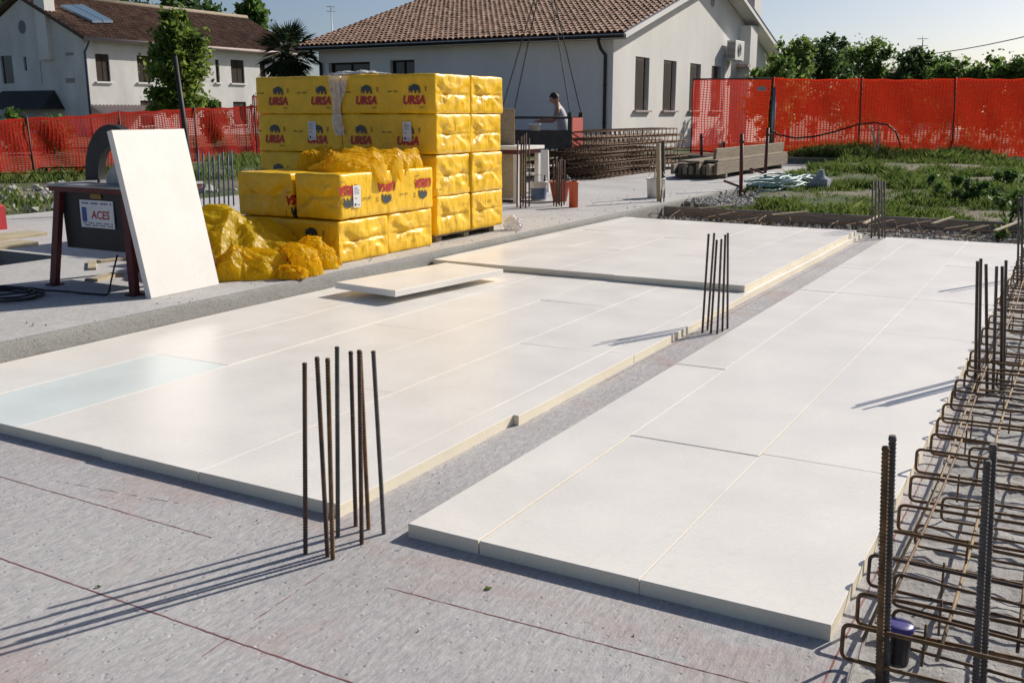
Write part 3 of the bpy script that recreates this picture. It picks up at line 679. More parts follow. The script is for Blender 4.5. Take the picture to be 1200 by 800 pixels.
def make_pack(x0,x1,y0,y1,z0,z1,axis_,seed,label,group,logos=(),flip=False,stickers=(),rz=0.0):
    """axis_: 'x' or 'y', direction of the pack's length; logos: (face, offset along length)"""
    L,Wd=(x1-x0,y1-y0) if axis_=='x' else (y1-y0,x1-x0); Hh=z1-z0
    e=empty('insulation_pack',((x0+x1)/2,(y0+y1)/2,z0),(0 if axis_=='x' else math.pi/2)+rz)
    tag(e,label,'pack',group)
    pack_mesh(L-0.006,Wd-0.006,Hh-0.003,seed).build('wrapped_foam',['film'],e)
    # faces: side -1 => local -Y, +1 => local +Y
    if logos:
        for side,off,zz in logos:
            mb=MB(); M4=Matrix.Translation((off*(1 if side<0 else -1) if False else off, side*(Wd/2+0.007), zz)) @ Matrix.Rotation(0 if side<0 else math.pi,4,'Z') @ Matrix.Rotation(math.pi/2,4,'X')
            if flip: M4=M4 @ Matrix.Rotation(math.pi,4,'Z')
            logo(mb,M4); mb.build('printed_logo',['print_red','print_bear','print_grey'],e)['kind']='stuff'
    for side,off,zz in stickers:
        mb=MB(); y=side*(Wd/2+0.0105); s=side
        def q(a,b_,c,d,mi,dy=0): mb.add([(a,y+s*dy,c),(b_,y+s*dy,c),(b_,y+s*dy,d),(a,y+s*dy,d)],[(0,1,2,3)],mi)
        q(off-.055,off+.055,zz-.10,zz+.10,0); 
        q(off-.04,off-.015,zz-.085,zz-.06,1,.001); q(off+.0,off+.04,zz-.08,zz-.074,1,.001)
        for k in range(6): q(off-.04,off+rnd(.0,.042),zz+.02+k*.012,zz+.024+k*.012,1,.001)
        q(off-.035,off+.0,zz-.02,zz-.012,2,.001)
        mb.build('paper_label',['paper','ink','ink_red'],e)
    return e
rows=[0.245,0.652,1.085,1.50,1.905]; rn=['bottom','third','second','top']
XA,XB,XC_=-8.31,-7.09,-5.85; YA,YB,YC=8.74,9.42,10.09
for r_ in range(4):
    for xi,(x0,x1,xn) in enumerate(((XA,XB,'house'),(XB,XC_,'step'))):
        for yi,(y0,y1,yn) in enumerate(((YA,YB,'saw'),(YB,YC,'bucket'))):
            lg=(); stk=()
            if yi==0:
                sh=[0.05,-0.04,-0.06,0.03][r_]
                lg=[(-1,-0.30+sh,0.10),(-1,0.32+sh,0.10)]
                if r_==2: stk=[(-1,0.30+sh+(0.02 if xi else -0.04),0.235)]
            dx=rnd(-.012,.012) if r_<3 else 0; dy=0.03 if (r_==3 and yi==1) else rnd(-.008,.008)
            make_pack(x0+dx,x1+dx,y0+dy*0.5,y1+dy,rows[r_],rows[r_+1],'x',r_*4+xi*2+yi+1,
                f'yellow wrapped board pack, {rn[r_]} row of the tall stack, {xn} end, {yn} side','tall stack of yellow packs',lg,False,stk,rnd(-.006,.006))
# pallets
for k,(x0,x1,nm) in enumerate(((-8.25,-7.15,'house'),(-7.0,-5.92,'step'))):
    e=empty('pallet',((x0+x1)/2,9.41,ZR)); tag(e,f'wooden pallet under the {nm} end of the tall yellow stack','pallet','pallets')
    w=(x1-x0)/2
    for yy in (-0.55,0,0.55): MB().cbox(-w,w,yy-0.05,yy+0.05,0.0,0.05,0.003,0,0).build('bearer','plank_y',e)
    for j in range(6):
        xx=-w+0.06+j*(2*w-0.12)/5; MB().cbox(xx-0.05,xx+0.05,-0.62,0.62,0.0505,0.072,0.003,0,0).build('deck_board','plank_y',e)
# low stack
make_pack(-7.05,-5.80,7.06,7.82,ZR,0.555,'x',31,'yellow wrapped pack under the low stack, on the saw side','low stack of yellow packs',[(-1,0.3,0.12)])
make_pack(-7.05,-5.82,7.835,8.60,ZR,0.56,'x',32,'yellow wrapped pack under the low stack, on the tall stack side','low stack of yellow packs')
make_pack(-6.335,-5.80,7.10,8.60,0.562,0.975,'y',33,'yellow pack with upside-down print on top of the low stack, above the step','low stack of yellow packs',[(-1,-0.63,0.30),(-1,-0.05,0.30),(-1,0.56,0.30)],True,[(-1,-0.52,0.20)])
make_pack(-7.03,-6.36,7.08,8.58,0.562,0.97,'y',34,'yellow pack on top of the low stack, on the side away from the step','low stack of yellow packs',[(-1,-0.68,0.2)],True)

# crumpled film
def ridge(p,o=4): return noise.ridged_multi_fractal(Vector(p),1.0,2.1,o,1.0,2.0)
def facet(p,f,a):
    q=Vector(p)*f; q=q+noise.noise_vector(q*0.7)*0.35
    d,_=noise.voronoi(q); return a*(d[0]-0.35)
def crumpled(p):
    x,y,z=p; w=0.25*fbm((x*1.5,y*1.5,z),2)
    u,v=(x*0.8+y*0.6+w),(-x*0.6+y*0.8-w)
    return facet((u*1.0,v*0.34,z),5.0,0.085)+facet((v*1.0,u*0.4,z+3),8.0,0.05)+facet((u*0.5,v,z+7),15.0,0.020)+facet((u,v*0.6,z+9),30,0.005)
def crumple(cx,cy,rx,ry,ang,zfun,seed,n=70,mat='film_loose',name='plastic_film'):
    ca,sa=math.cos(ang),math.sin(ang)
    def fn(u,v):
        a=u*2-1; b_=v*2-1
        # square to disc-like with ragged rim
        rad=1+0.22*fbm((a*1.7+seed,b_*1.7,2)); x=a*math.sqrt(1-b_*b_*0.42)*rx*rad; y=b_*math.sqrt(1-a*a*0.42)*ry*rad
        wx=0.05*fbm((a*3,b_*3,seed+7)); wy=0.05*fbm((a*3,b_*3,seed+11))
        x+=wx; y+=wy
        X=cx+x*ca-y*sa; Y=cy+x*sa+y*ca
        return (X,Y,zfun(X,Y,a,b_))
    return MB().grid(fn,n,n,0,mat!='film_loose').build(name,mat)
def heap(X,Y,a,b_):
    d=max(0,1-max(abs(a),abs(b_))**2.2)
    back=ss(-5.7,-6.8,X)
    h=d**0.6*(0.06+0.36*back)+d**0.5*(0.05+1.7*crumpled((X,Y,1.7)))
    return ZR+0.01+max(0.0,h)
o=crumple(-6.45,6.45,0.62,0.62,0.9,heap,3,210); tag(o,'crumpled heap of yellow plastic film on the slab below the low stack','plastic film')
def lumps(cx,cy,cz,rx,ry,rz,seed,ang=0,n=150,amp=0.22):
    def fn(u,v):
        th=u*2*math.pi; ph=(v-0.5)*math.pi; d=Vector((math.cos(ph)*math.cos(th),math.cos(ph)*math.sin(th),math.sin(ph)))
        k=1+amp*1.2*fbm(d*1.3+Vector((seed,0,0)),3)+3.6*amp/0.22*crumpled(d*0.4+Vector((seed,3,0)))
        x,y,z=d.x*rx*k,d.y*ry*k,d.z*rz*k; ca,sa=math.cos(ang),math.sin(ang)
        return (x*ca-y*sa,x*sa+y*ca,max(-cz+ZR+0.004,z))
    return MB().grid(fn,n,n//2,0,False),(cx,cy,cz)
def tent(h0,seed,fold=1.9,pw=0.7):
    def f(X,Y,a,b_):
        d=max(0,1-(a*a+b_*b_)**1.1*0.5-0.5*max(abs(a),abs(b_))**3)
        return ZR+0.006+max(0.0,d**pw*h0+d**0.35*(0.045+fold*crumpled((X+seed,Y,seed*0.7))))
    return f
o=crumple(-5.98,6.14,0.46,0.20,0.95,tent(0.13,5),5,130); tag(o,'long twisted roll of yellow plastic film at the slab edge','plastic film')
o=crumple(-5.76,6.44,0.21,0.16,0.3,tent(0.13,9,1.7),9,110); tag(o,'knotted clump of yellow film with red print at the slab edge','plastic film')
pr=MB()
for k in range(4):
    pr.box(-0.05+0.024*k,-0.035+0.024*k,-0.1355,-0.1345,0.05+0.012*(k%2),0.10+0.01*(k%3))
pr.build('printed_mark','print_red',o,(-5.74,6.44,ZR+0.03))
o=crumple(-5.86,6.80,0.20,0.17,0.8,tent(0.20,13,1.6,0.9),13,110); tag(o,'pointed scrap of yellow film leaning on the low stack','plastic film')
o=crumple(-5.62,6.22,0.10,0.06,0.6,tent(0.04,19,1.2),19,60); tag(o,'small torn tail of yellow film lying over the slab edge','plastic film')
def ontop(X,Y,a,b_):
    d=max(0,1-max(abs(a),abs(b_))**2.5)
    z=0.985+d**0.5*(0.0+0.10*ss(7.5,8.4,Y))+d**0.4*(0.05+1.5*crumpled((X,Y,5)))
    if X>-5.80: z-= min(0.13,(X+5.80)*3.5)
    return z
o=crumple(-6.14,7.98,0.37,0.60,0.0,ontop,17,150); tag(o,'shiny torn yellow film draped over the low stack of packs','plastic film')
def ontop2(X,Y,a,b_):
    d=max(0,1-max(abs(a),abs(b_))**2.5); return 0.985+d**0.5*0.16+1.6*crumpled((X,Y,9))*d**0.4
o=crumple(-6.52,7.75,0.22,0.22,0.4,ontop2,23,90); tag(o,'upright torn flap of yellow film on the low stack','plastic film')
# clear film hanging down between the two pack columns, and a pale scrap on top
def hang(u,v):
    z=1.93-v*0.66; w=0.11*(1-0.55*v)+0.02*math.sin(v*9); x=-7.13+(u-0.5)*2*w+0.03*math.sin(v*5+1)+0.05*v
    return (x, 8.722-0.012*abs(fbm((u*4,v*6,2)))-0.004, z)
tag(MB().grid(hang,14,40).build('clear_film','clear_film'),'torn strip of clear film hanging between the stacked yellow packs','plastic film')
o=crumple(-7.0,8.95,0.42,0.12,0.0,lambda X,Y,a,b_: 1.918+0.05*max(0,1-max(abs(a),abs(b_))**2)*abs(ridge((X*5,Y*5,2)))*0.6,29,36,'bag_white'); tag(o,'pale scrap of film lying on top of the tall yellow stack','plastic film')
mb,l=lumps(-5.78,10.22,ZR+0.07,0.11,0.07,0.09,41); tag(mb.build('plastic_film','clear_film',None,l),'small clump of clear film beside the pallet on the slab edge','plastic film')

# ================================================================== TABLE SAW
saw=empty('table_saw',(-6.56,5.45,ZR)); tag(saw,'dark table saw with red legs and a white maker plate beside the pit','table saw')
def R_(x,y,z): return (x+6.56,y-5.45,z-ZR)
MB().cbox(*[v for p in ((-7.05+6.56,-6.165+6.56),(5.06-5.45,5.84-5.45)) for v in p],0.955-ZR,0.972-ZR,0.003,0,0).build('table_top','table_grey',saw)
MB().box(-7.04+6.56,-6.175+6.56,5.07-5.45,5.83-5.45,0.915-ZR,0.9548-ZR).build('table_rim','red_steel',saw)
for (tx,ty,bx,by) in ((-6.98,5.12,-7.07,5.06),(-6.22,5.12,-6.13,5.05),(-6.98,5.76,-7.07,5.86),(-6.22,5.76,-6.13,5.86)):
    t_,b_=Vector(R_(tx,ty,0.915)),Vector(R_(bx,by,ZR+0.012)); d=(t_-b_)/2
    lg=MB().obox((t_+b_)/2,d,(0.034,0,0),(0,0.022,0)).build('leg','red_steel',saw)
    MB().box(b_.x-0.05,b_.x+0.05,b_.y-0.05,b_.y+0.05,0,0.012).build('foot','red_steel',lg)
mb=MB(); top=[(-6.985,5.135),(-6.19,5.135),(-6.19,5.75),(-6.985,5.75)]; bot=[(-6.985,5.15),(-6.19,5.15),(-6.19,5.74),(-6.985,5.74)]
mb.add([R_(x,y,0.914) for x,y in top]+[R_(x,y,0.47) for x,y in bot],[(0,1,5,4),(1,2,6,5),(2,3,7,6),(3,0,4,7),(7,6,5,4)]); mb.build('motor_housing','black_steel',saw)
# plate with the maker's name
pl=empty('x'); bpy.data.objects.remove(pl)
mb=MB(); yf=5.141-0.002; 
mb.box(-6.765+6.56,-6.385+6.56,5.128-5.45,5.134-5.45,0.645-ZR,0.855-ZR,0)
def pt(geo,x,z,mi,dy=0.0015): mb.add([(v[0]+x+6.56,5.128-5.45-dy,v[1]+z-ZR) for v in geo[0]],geo[1],mi)
pt(text_geo('ACES',0.088,0.12,0.002),-6.535,0.715,1)
mb.add([(x+6.56,5.1265-5.45,z-ZR) for x,z in ((-6.745,0.69),(-6.69,0.69),(-6.69,0.80),(-6.745,0.80))],[(0,1,2,3)],2)
for k in range(16): 
    x=-6.74+k*0.0215; 
    if k%5!=4: mb.add([(x2+6.56,5.1265-5.45,z-ZR) for x2,z in ((x,0.825),(x+0.016,0.825),(x+0.016,0.838),(x,0.838))],[(0,1,2,3)],2)
    for zz in (0.682,0.664):
        if (k*7+int(zz*1000))%4: mb.add([(x2+6.56,5.1265-5.45,z-ZR) for x2,z in ((x,zz-0.006),(x+0.017,zz-0.006),(x+0.017,zz+0.002),(x,zz+0.002))],[(0,1,2,3)],3)
mb.build('name_plate',['paper','ink_red','ink_blue','ink'],saw)
mb=MB(); mb.box(-6.63+6.56,-6.51+6.56,5.126-5.45,5.132-5.45,0.868-ZR,0.905-ZR); mb.build('yellow_sticker','print_grey',saw)
# blade, riving arch and guard
def disc(n=48,r=0.15,teeth=True):
    return [(r*(1+0.05*((k%2)*2-1))*math.cos(2*math.pi*k/n),r*(1+0.05*((k%2)*2-1))*math.sin(2*math.pi*k/n)) for k in range(n)]
g_=poly_geo(disc()); mb=MB()
for dy in (-0.0015,0.0015): mb.add([(v[0]+0.0,dy-0.1,v[1]+0.80) for v in g_[0]],g_[1])
mb.build('saw_blade','steel',saw)
mb=MB(); A=[]
for k in range(25):
    a=math.radians(182-k*7.5); ro,ri=0.40,0.21+0.03*math.sin(k/24*math.pi)
    A.append(((ro*math.cos(a)*0.82,0.36+ro*math.sin(a)*1.05-0.36),(ri*math.cos(a)*0.82,ri*math.sin(a)*1.05)))
for k in range(24):
    (o0,i0),(o1,i1)=A[k],A[k+1]; zt=0.972-ZR+0.03
    vs=[(p[0]-0.02,dy-0.1,p[1]+zt) for dy in (-0.035,0.035) for p in (o0,i0,i1,o1)]
    mb.add(vs,[(3,2,1,0),(4,5,6,7),(0,4,7,3),(1,2,6,5)])
mb.build('blade_guard','black_steel',saw)
MB().tube([(-0.24,-0.1,0.80),(-0.23,-0.1,0.86),(-0.27,-0.1,1.0)],0.012,8).build('guard_strut','steel',saw)
MB().box(0.02,0.40,0.02,0.05,0.8005,0.90).build('rip_fence','dark_iron',saw)
# standing board leaning on the saw
bl,br=Vector((-5.90,4.985,ZR+0.002)),Vector((-5.925,5.69,ZR+0.002)); tv=Vector((-0.262,0.03,1.215)); wv=(br-bl); th=tv.cross(wv).normalized()*-1
if th.x>0: th=-th
cen=(bl+br)/2+tv/2+th*0.025
o=MB().cbox(-wv.length/2,wv.length/2,-tv.length/2,tv.length/2,-0.025,0.025,0.003,0,1).build('insulation_board',['foam_skin','foam_cut'])
nz_=-th; o.matrix_world=Matrix.Translation(cen) @ Matrix((wv.normalized(),nz_.cross(wv.normalized()),nz_)).transposed().to_4x4()
tag(o,'cream foam board standing upright, leaning against the table saw','foam board')
# cable
pts=[]
for k in range(110):
    a=k*0.30; r_=0.24+0.035*math.sin(k*0.17)+0.02*math.sin(k*0.41); pts.append((-6.95+r_*1.2*math.cos(a)+0.06*math.sin(k*0.05),4.52+r_*0.9*math.sin(a),ZR+0.009+0.0003*k+0.003*math.sin(k*1.1)))
for t in np.linspace(0,1,22)[1:]:
    pts.append((-6.72+t*0.52,4.68+0.06*math.sin(t*5)+t*0.36,ZR+0.045-0.036*min(1,t*2.5)+ (0.30*max(0,t-0.85)/0.15)))
tag(MB().tube(pts,0.0075,6).build('power_cable','cable_black'),'black power cable coiled on the slab in front of the table saw','cable')
# planks over the pit and small timber
for k,(x0,x1,y0,y1,z) in enumerate(((-10.05,-9.72,3.0,6.5,ZR),(-9.70,-9.42,3.1,6.6,ZR+0.0),(-9.95,-9.68,2.4,6.2,ZR+0.042),(-10.45,-10.1,3.5,7.2,ZR))):
    plank('plank',x0,x1,y0,y1,z+0.001,z+0.04,'pale_wood',['weathered plank lying by the pit edge, widest of the group','weathered plank lying flush over the rim of the pit','upper plank stacked on two others beside the pit','lone weathered plank lying farther from the pit'][k],'plank','planks beside the pit')
for k,(a,b_,w,l,rz) in enumerate(((122,326,0.12,0.35,0.3),(108,312,0.07,0.5,0.9),(140,305,0.09,0.4,-0.2))):
    p=G(a,b_,ZR); o=MB().cbox(-w/2,w/2,-l/2,l/2,0,0.022,0.002,0,0).build('wood_offcut','pale_wood',None,(p.x,p.y,ZR)); o.rotation_euler.z=rz
    tag(o,['short pale timber offcut lying under the table saw','thin long timber offcut lying behind the saw leg','flat timber offcut lying behind the saw near the film heap'][k],'offcut','timber offcuts')
p=G(2,268,ZR); fc=empty('fuel_can',(p.x-0.05,p.y-0.1,ZR)); tag(fc,'red plastic fuel can on the slab beyond the pit','fuel can')
MB().cbox(-0.16,0.16,-0.10,0.10,0,0.30,0.03,0,0).build('body','ink_red',fc); MB().tube([(0.0,0,0.30),(0,0,0.35)],0.03,12).build('cap','cable_black',fc)
MB().tube([(-0.10,0,0.295),(-0.09,0,0.345),(-0.04,0,0.35),(-0.03,0,0.295)],0.012,8).build('handle','ink_red',fc)

# ================================================================== THINGS ON THE FAR SLAB
def simple_bar(px,py,tpx,tpy,zb,r,mat,label,group,name='starter_bar'):
    p=G(px,py,zb); return starter(p.x,p.y,zb,tpx,tpy,r,mat,label,group,False)
for k,(a,b_,c,d) in enumerate(((606,243,607,165),(610,244,611,160),(613,242,614,158),(616,244,616.5,156),(620,242,620,162))):
    simple_bar(a,b_,c,d,ZR,0.012,'rebar','tall dark starter bar in the cluster before the white-topped workbench','bench starter bars')
for k,(a,b_,c,d) in enumerate(((649,241,648.5,188),(652,242,652,186),(655.5,241,656,187),(658,242,658,185),(661,240,661.5,188),(654,239,654,190))):
    simple_bar(a,b_,c,d,ZR,0.012,'rebar','short dark starter bar in the cluster before the red bucket','bucket starter bars')
for k,(a,b_,c,d) in enumerate(((774,243,775.5,222),(778,242,778.5,223))):
    simple_bar(a,b_,c,d,0.1,0.010,'rebar','short starter stub at the corner where formwork meets the raised slab','corner starter stubs')
for k,(a,b_,c,d) in enumerate(((234,243,232,176),(239,244,238,180),(246,242,244,178),(252,244,250,182),(257,242,256,180),(263,243,261,178),(268,243,267,181),(274,241,271,176))):
    simple_bar(a,b_,c,d,ZR,0.012,'blue_bar','bluish starter bar in the row between the saw and the tall yellow stack','row of bluish starter bars')
p=G(228,246,ZR); t=at_depth(205,66,depth_of((p.x,p.y,1.5))); t2=t-p
tag(MB().tube([(0,0,0),tuple(t2*0.5+Vector((0.015,0,0))),tuple(t2)],[0.045,0.038,0.03],10).build('leaning_pole','dark_iron',None,p),'tall dark pole leaning behind the table saw','pole')

def bucket(px,py,rb,rt,h,mat,label,inner='cable_black',band=None,tools=0):
    p=G(px,py,ZR); e=empty('bucket',(p.x,p.y,ZR)); tag(e,label,'bucket')
    MB().lathe([(0,0),(rb,0),(rb+(rt-rb)*0.5,h*0.5),(rt,h),(rt+0.008,h),(rt+0.008,h-0.02),(rt-0.004,h-0.02),(rt-0.006,h-0.004),(rb-0.004,0.02),(0,0.02)],(0,0,0),28).build('shell',mat,e)
    if band: MB().lathe([(rb+(rt-rb)*0.08+0.002,h*0.08),(rb+(rt-rb)*0.66+0.002,h*0.66)],(0,0,0),28).build('printed_band',band,e)
    MB().tube([(rt*math.cos(a),rt*0.25,h-0.01-0.0+rt*0.75*math.sin(a)) for a in np.linspace(0,math.pi,14)],0.004,6).build('handle','steel',e)
    for k in range(tools):
        a=k*2.1; MB().tube([(0.05*math.cos(a),0.05*math.sin(a),0.05),(0.12*math.cos(a),0.12*math.sin(a),h+0.10+0.04*k)],0.014,8).build('tool_handle',['cable_black','pale_wood','bucket_blue'][k%3],e)
    return e
bucket(631,235,0.115,0.14,0.30,'bucket_white','white paint bucket with a dark blue band beside the starter bars','cable_black','bucket_blue',1)
bucket(656,236,0.105,0.165,0.31,'bucket_red','red tapered builder bucket behind the short starter bars',tools=2)
bucket(768,232,0.13,0.15,0.32,'bucket_white','white bucket stained with mortar near the formwork corner',tools=2)
p=G(672,243,ZR); tag(MB().lathe([(0.058,0),(0.066,0),(0.066,0.34),(0.074,0.345),(0.074,0.38),(0.058,0.38),(0.058,0)],(0,0,0),24).build('drain_pipe','pipe_orange',None,(p.x,p.y,ZR)),'orange drain pipe stub standing up from the slab beside red bucket','pipe')
# workbench with white top
p=G(600,238,ZR); wb=empty('workbench',(p.x-0.35,p.y+0.35,ZR)); tag(wb,'workbench with white board top half hidden behind the tall yellow stack','workbench')
MB().cbox(-0.62,0.50,-0.42,0.42,0.80,0.85,0.004,0,1).build('top',['foam_skin','foam_cut'],wb)
MB().box(-0.58,0.46,-0.38,0.38,0.735,0.799).build('apron','red_steel',wb)
for sx in (-0.54,0.42):
    for sy in (-0.34,0.34): MB().cbox(sx-0.035,sx+0.035,sy-0.035,sy+0.035,0,0.734,0.003,0,0).build('leg','ac_white',wb)
MB().cbox(-0.52,0.40,-0.02,0.0,0.06,0.73,0.002,0,0).build('back_panel','pale_wood',wb)
MB().cbox(-0.5,0.38,-0.3,0.3,0.04,0.06,0.002,0,0).build('shelf','ac_white',wb)
o=MB().cbox(-0.32,0.32,-0.012,0.012,0,0.56,0.002,0,0).build('plywood_sheet','plank_y',None,(p.x-0.55,p.y+0.42,ZR+0.851)); o.rotation_euler=(0.14,0.0,0.4)
tag(o,'weathered plywood sheet propped upright on the workbench','plywood')
p=G(628,226,ZR); o=MB().cbox(-0.12,0.12,-0.02,0.02,0,0.72,0.003,0,1).build('insulation_board',['foam_skin','foam_cut'],None,(p.x,p.y+0.25,ZR)); o.rotation_euler=(0.1,0,0.2)
tag(o,'narrow white offcut board standing upright behind the paint bucket','foam board')
# two uprights by the white bucket
for a,b_,c,d,m_,w,lb in ((772.5,236,771.5,168,'pale_wood',0.03,'pale wooden upright standing beside the mortar-stained bucket'),(777.5,232,777,165,'dark_iron',0.022,'dark steel upright standing beside the mortar-stained bucket')):
    p=G(a,b_,ZR); t=at_depth(c,d,depth_of((p.x,p.y,1.0)))-p
    o=MB().obox(t/2,(w,0,0),(0,w,0),t/2).build('upright_post',m_,None,p); tag(o,lb,'post')

# bundled beam cages stacked up
proto=empty('beam_cage'); tag(proto,'','rebar cage','stacked beam cages'); LC=5.6
stm=MB().tube([(p_[0]-0.24,0,p_[2]) for p_ in stirrup_path(0.48,0.15,0.02,2)],0.0085,5).mesh('stirrup','rebar_mesh')
lbm=MB().tube([(0,0,0),(0.01,LC*0.3,0.004),(-0.008,LC*0.7,0),(0.004,LC,0.003)],0.012,5).mesh('longitudinal_bar','rebar_mesh')
for k in range(22): 
    o=link('stirrup',stm,proto,(rnd(-.01,.01),0.12+k*(LC-0.24)/21,0)); o.rotation_euler.x=rnd(-.06,.06)
for x_ in (-0.225,0,0.225):
    for z_ in (0.016,0.134): link('longitudinal_bar',lbm,proto,(x_,rnd(-.15,.15),z_))
spots=[]; p0=G(694,212,ZR)
for lv in range(6):
    for w_ in range(3): 
        if lv==5 and w_==2: continue
        spots.append((p0.x-0.26-w_*0.52+rnd(-.05,.05)-(0.04*lv), p0.y+rnd(-.25,.25)+(0.25 if lv>3 else 0), ZR+0.012+lv*0.158+(0.02 if lv>2 else 0)))
lvn=['bottom','second','third','fourth','fifth','top']; wn_=['near the slab step','in the middle','near the house']
for k,s_ in enumerate(spots):
    c=proto if k==0 else copy_tree(proto); c.location=s_; c.rotation_euler=(0,rnd(-.015,.015),rnd(-.025,.025))
    c['label']=f'rusty beam cage of tied rebar, {lvn[k//3]} layer of the stack, {wn_[k%3]}'
# planks stacked on bearers
x0=G(835,212,ZR).x; y0=20.0
for j,yy in enumerate((20.6,22.6,25.0)):
    plank('bearer',x0-1.1,x0+0.02,yy,yy+0.1,ZR+0.001,ZR+0.10,'plank_x',['timber bearer under the cut end of the plank stack','timber bearer under the middle of the plank stack','timber bearer under the fence end of the plank stack'][j],'timber','plank stack bearers')
for k in range(11):
    xx=x0-0.04-k*0.098; L=rnd(5.2,5.9); yy=y0+rnd(-.15,.25)
    o=plank('plank',xx-0.032,xx+0.032,yy,yy+L,ZR+0.102,ZR+0.102+(0.24 if k==0 else rnd(0.17,0.22)),'plank_y',f'timber plank set on edge in the stack, {["first","second","third","fourth","fifth","sixth","seventh","eighth","ninth","tenth","eleventh"][k]} from the step','plank','stacked planks')
for k,(xx,w_,z_,ya,yb) in enumerate(((x0-0.22,0.26,0.345,20.4,25.9),(x0-0.52,0.26,0.335,20.1,25.6),(x0-0.80,0.24,0.33,20.3,25.2))):
    plank('plank',xx-w_/2,xx+w_/2,ya,yb,ZR+z_,ZR+z_+0.04,'plank_y',['flat plank topping the timber stack beside the red stakes','flat plank topping the middle of the timber stack','flat plank topping the timber stack on the house side'][k],'plank','stacked planks')
o=plank('plank',-0.03,0.03,0,5.4,0,0.22,'plank_y','plank set on edge over the flat planks of the timber stack','plank','stacked planks'); o.location=(x0-0.28,20.7,ZR+0.388); o.rotation_euler=(0,0.12,0)
# red stakes beside the planks
for k,(a,b_,zb,c,d,lb) in enumerate(((868,231,0.05,869.5,157,'dark red steel stake standing in the gravel before the plank stack'),(896,214,0.12,900,150,'dark red steel stake standing against the middle of the plank stack'),(822,189,ZR,822,157,'dark red steel stake on the house side of the plank stack'),(856,186,ZR,854,158,'dark red steel stake behind the plank stack, near the mesh gate'),(849,187,ZR,848.5,166,'short dark red stake behind the plank stack'))):
    p=G(a,b_,zb); t=at_depth(c,d,depth_of((p.x,p.y,0.7)))-p
    e=empty('steel_stake',p); tag(e,lb,'stake','red stakes'); MB().tube([tuple(-t*0.05),tuple(t)],0.034 if k<2 else 0.045,10).build('tube','post_red',e)
    if k<2: MB().tube([tuple(t*0.16),tuple(t*0.16+Vector((-0.35,0.12,0.09)))],0.022,8).build('side_arm','post_red',e)
    MB().tube([tuple(t*0.86),tuple(t*0.9)],0.045 if k<2 else 0.055,10).build('collar','post_red',e)
# gravel, hose, bag, block
mb=MB()
ico=[(0,0,1),(0.9,0,0.1),(0,0.9,-0.1),(-0.9,0.1,0),(0.1,-0.9,0),(0,0,-1)]; icf=[(0,1,2),(0,2,3),(0,3,4),(0,4,1),(5,2,1),(5,3,2),(5,4,3),(5,1,4)]
for k in range(900):
    x=rnd(-5.5,-4.45); y=15.2+abs(random.gauss(0,1.0)); s=rnd(0.015,0.05); z=gh(x,y)+0.10*max(0,1-abs(y-15.6)/1.6)*max(0,(-4.5-x)); R3=Matrix.Rotation(rnd(0,6),3,Vector((rnd(-1,1),rnd(-1,1),rnd(-1,1))).normalized())
    mb.add([tuple(Vector((x,y,z+s*0.4))+R3@Vector(q)*s*rnd(0.8,1.1)) for q in ico],icf)
tag(mb.build('gravel','stone'),'pale loose gravel spilled along the raised slab edge','gravel',kind='stuff')
mb=MB()
for k in range(700):
    x=rnd(-16.5,-12.7); y=rnd(5,13); s=abs(random.gauss(0.03,0.05))+0.015; z=gh(x,y); R3=Matrix.Rotation(rnd(0,6),3,Vector((rnd(-1,1),rnd(-1,1),rnd(-1,1))).normalized())
    mb.add([tuple(Vector((x,y,z+s*0.3))+R3@Vector(q)*s*rnd(0.8,1.1)) for q in ico],icf)
tag(mb.build('rubble','stone'),'pale rubble scattered beyond the pit before the net fence','rubble',kind='stuff')
for k,(a,b_,sx,sy,sz,lb) in enumerate(((52,248,0.55,0.3,0.16,'grey plastic sack lying in the rubble behind the saw'),(45,214,0.9,0.12,0.10,'grey roll of sheeting lying on the grass bank before the net fence'),(90,204,0.7,0.2,0.1,'pale sheet crumpled on the grass bank behind the saw'))):
    p=G(a,b_,0.25); mb,l=lumps(0,0,0,sx,sy,sz,50+k,0.6); 
    mb.v=[(v[0],v[1],max(-0.02,v[2])) for v in mb.v]; tag(mb.build('sack','bag_white',None,(p.x,p.y,gh(p.x,p.y))),lb,'sack')
pts=[];q=[]
c=G(905,222,0.1)
for k in range(190):
    a=k*0.23; r_=0.62+0.20*math.sin(k*0.37)+rnd(-.03,.03); pts.append((0.55*r_*math.cos(a)+0.12*math.sin(k*0.11),1.9*r_*math.sin(a)*0.75,0.02+0.0011*k+0.02*math.sin(k*0.8)))
tag(MB().tube(pts,0.016,6).build('hose_coil','hose',None,(c.x,c.y+0.2,gh(c.x,c.y))),'dull teal hose coiled on the grass beside the raised slab','hose')
c=G(930,222,0.1); pts=[]
for k in range(120):
    a=k*0.27; r_=0.5+0.22*math.sin(k*0.53)+rnd(-.04,.04); pts.append((0.6*r_*math.cos(a)+0.1*math.sin(k*0.2),1.5*r_*math.sin(a)*0.7,0.03+0.0016*k+0.03*math.sin(k*0.9)))
tag(MB().tube(pts,0.017,6).build('hose_coil','hose_pale',None,(c.x+0.05,c.y,gh(c.x,c.y))),'pale loose hose loops beside the teal hose coil','hose')
p=G(899,243,0.08); e=empty('cement_bag',(p.x,p.y+0.1,gh(p.x,p.y))); tag(e,'slumped white and maroon bag behind the formwork plank','bag')
mb,l=lumps(0,0,0,0.24,0.16,0.17,61,0.4,30,0.14); mb.v=[(v[0],v[1],max(-0.02,v[2])) for v in mb.v]; mb.build('bag','bag_white',e)
mb,l=lumps(0,0,0,0.19,0.13,0.13,62,0.2,26,0.14); mb.build('folded_top','bag_maroon',e,(-0.14,0.08,0.16))
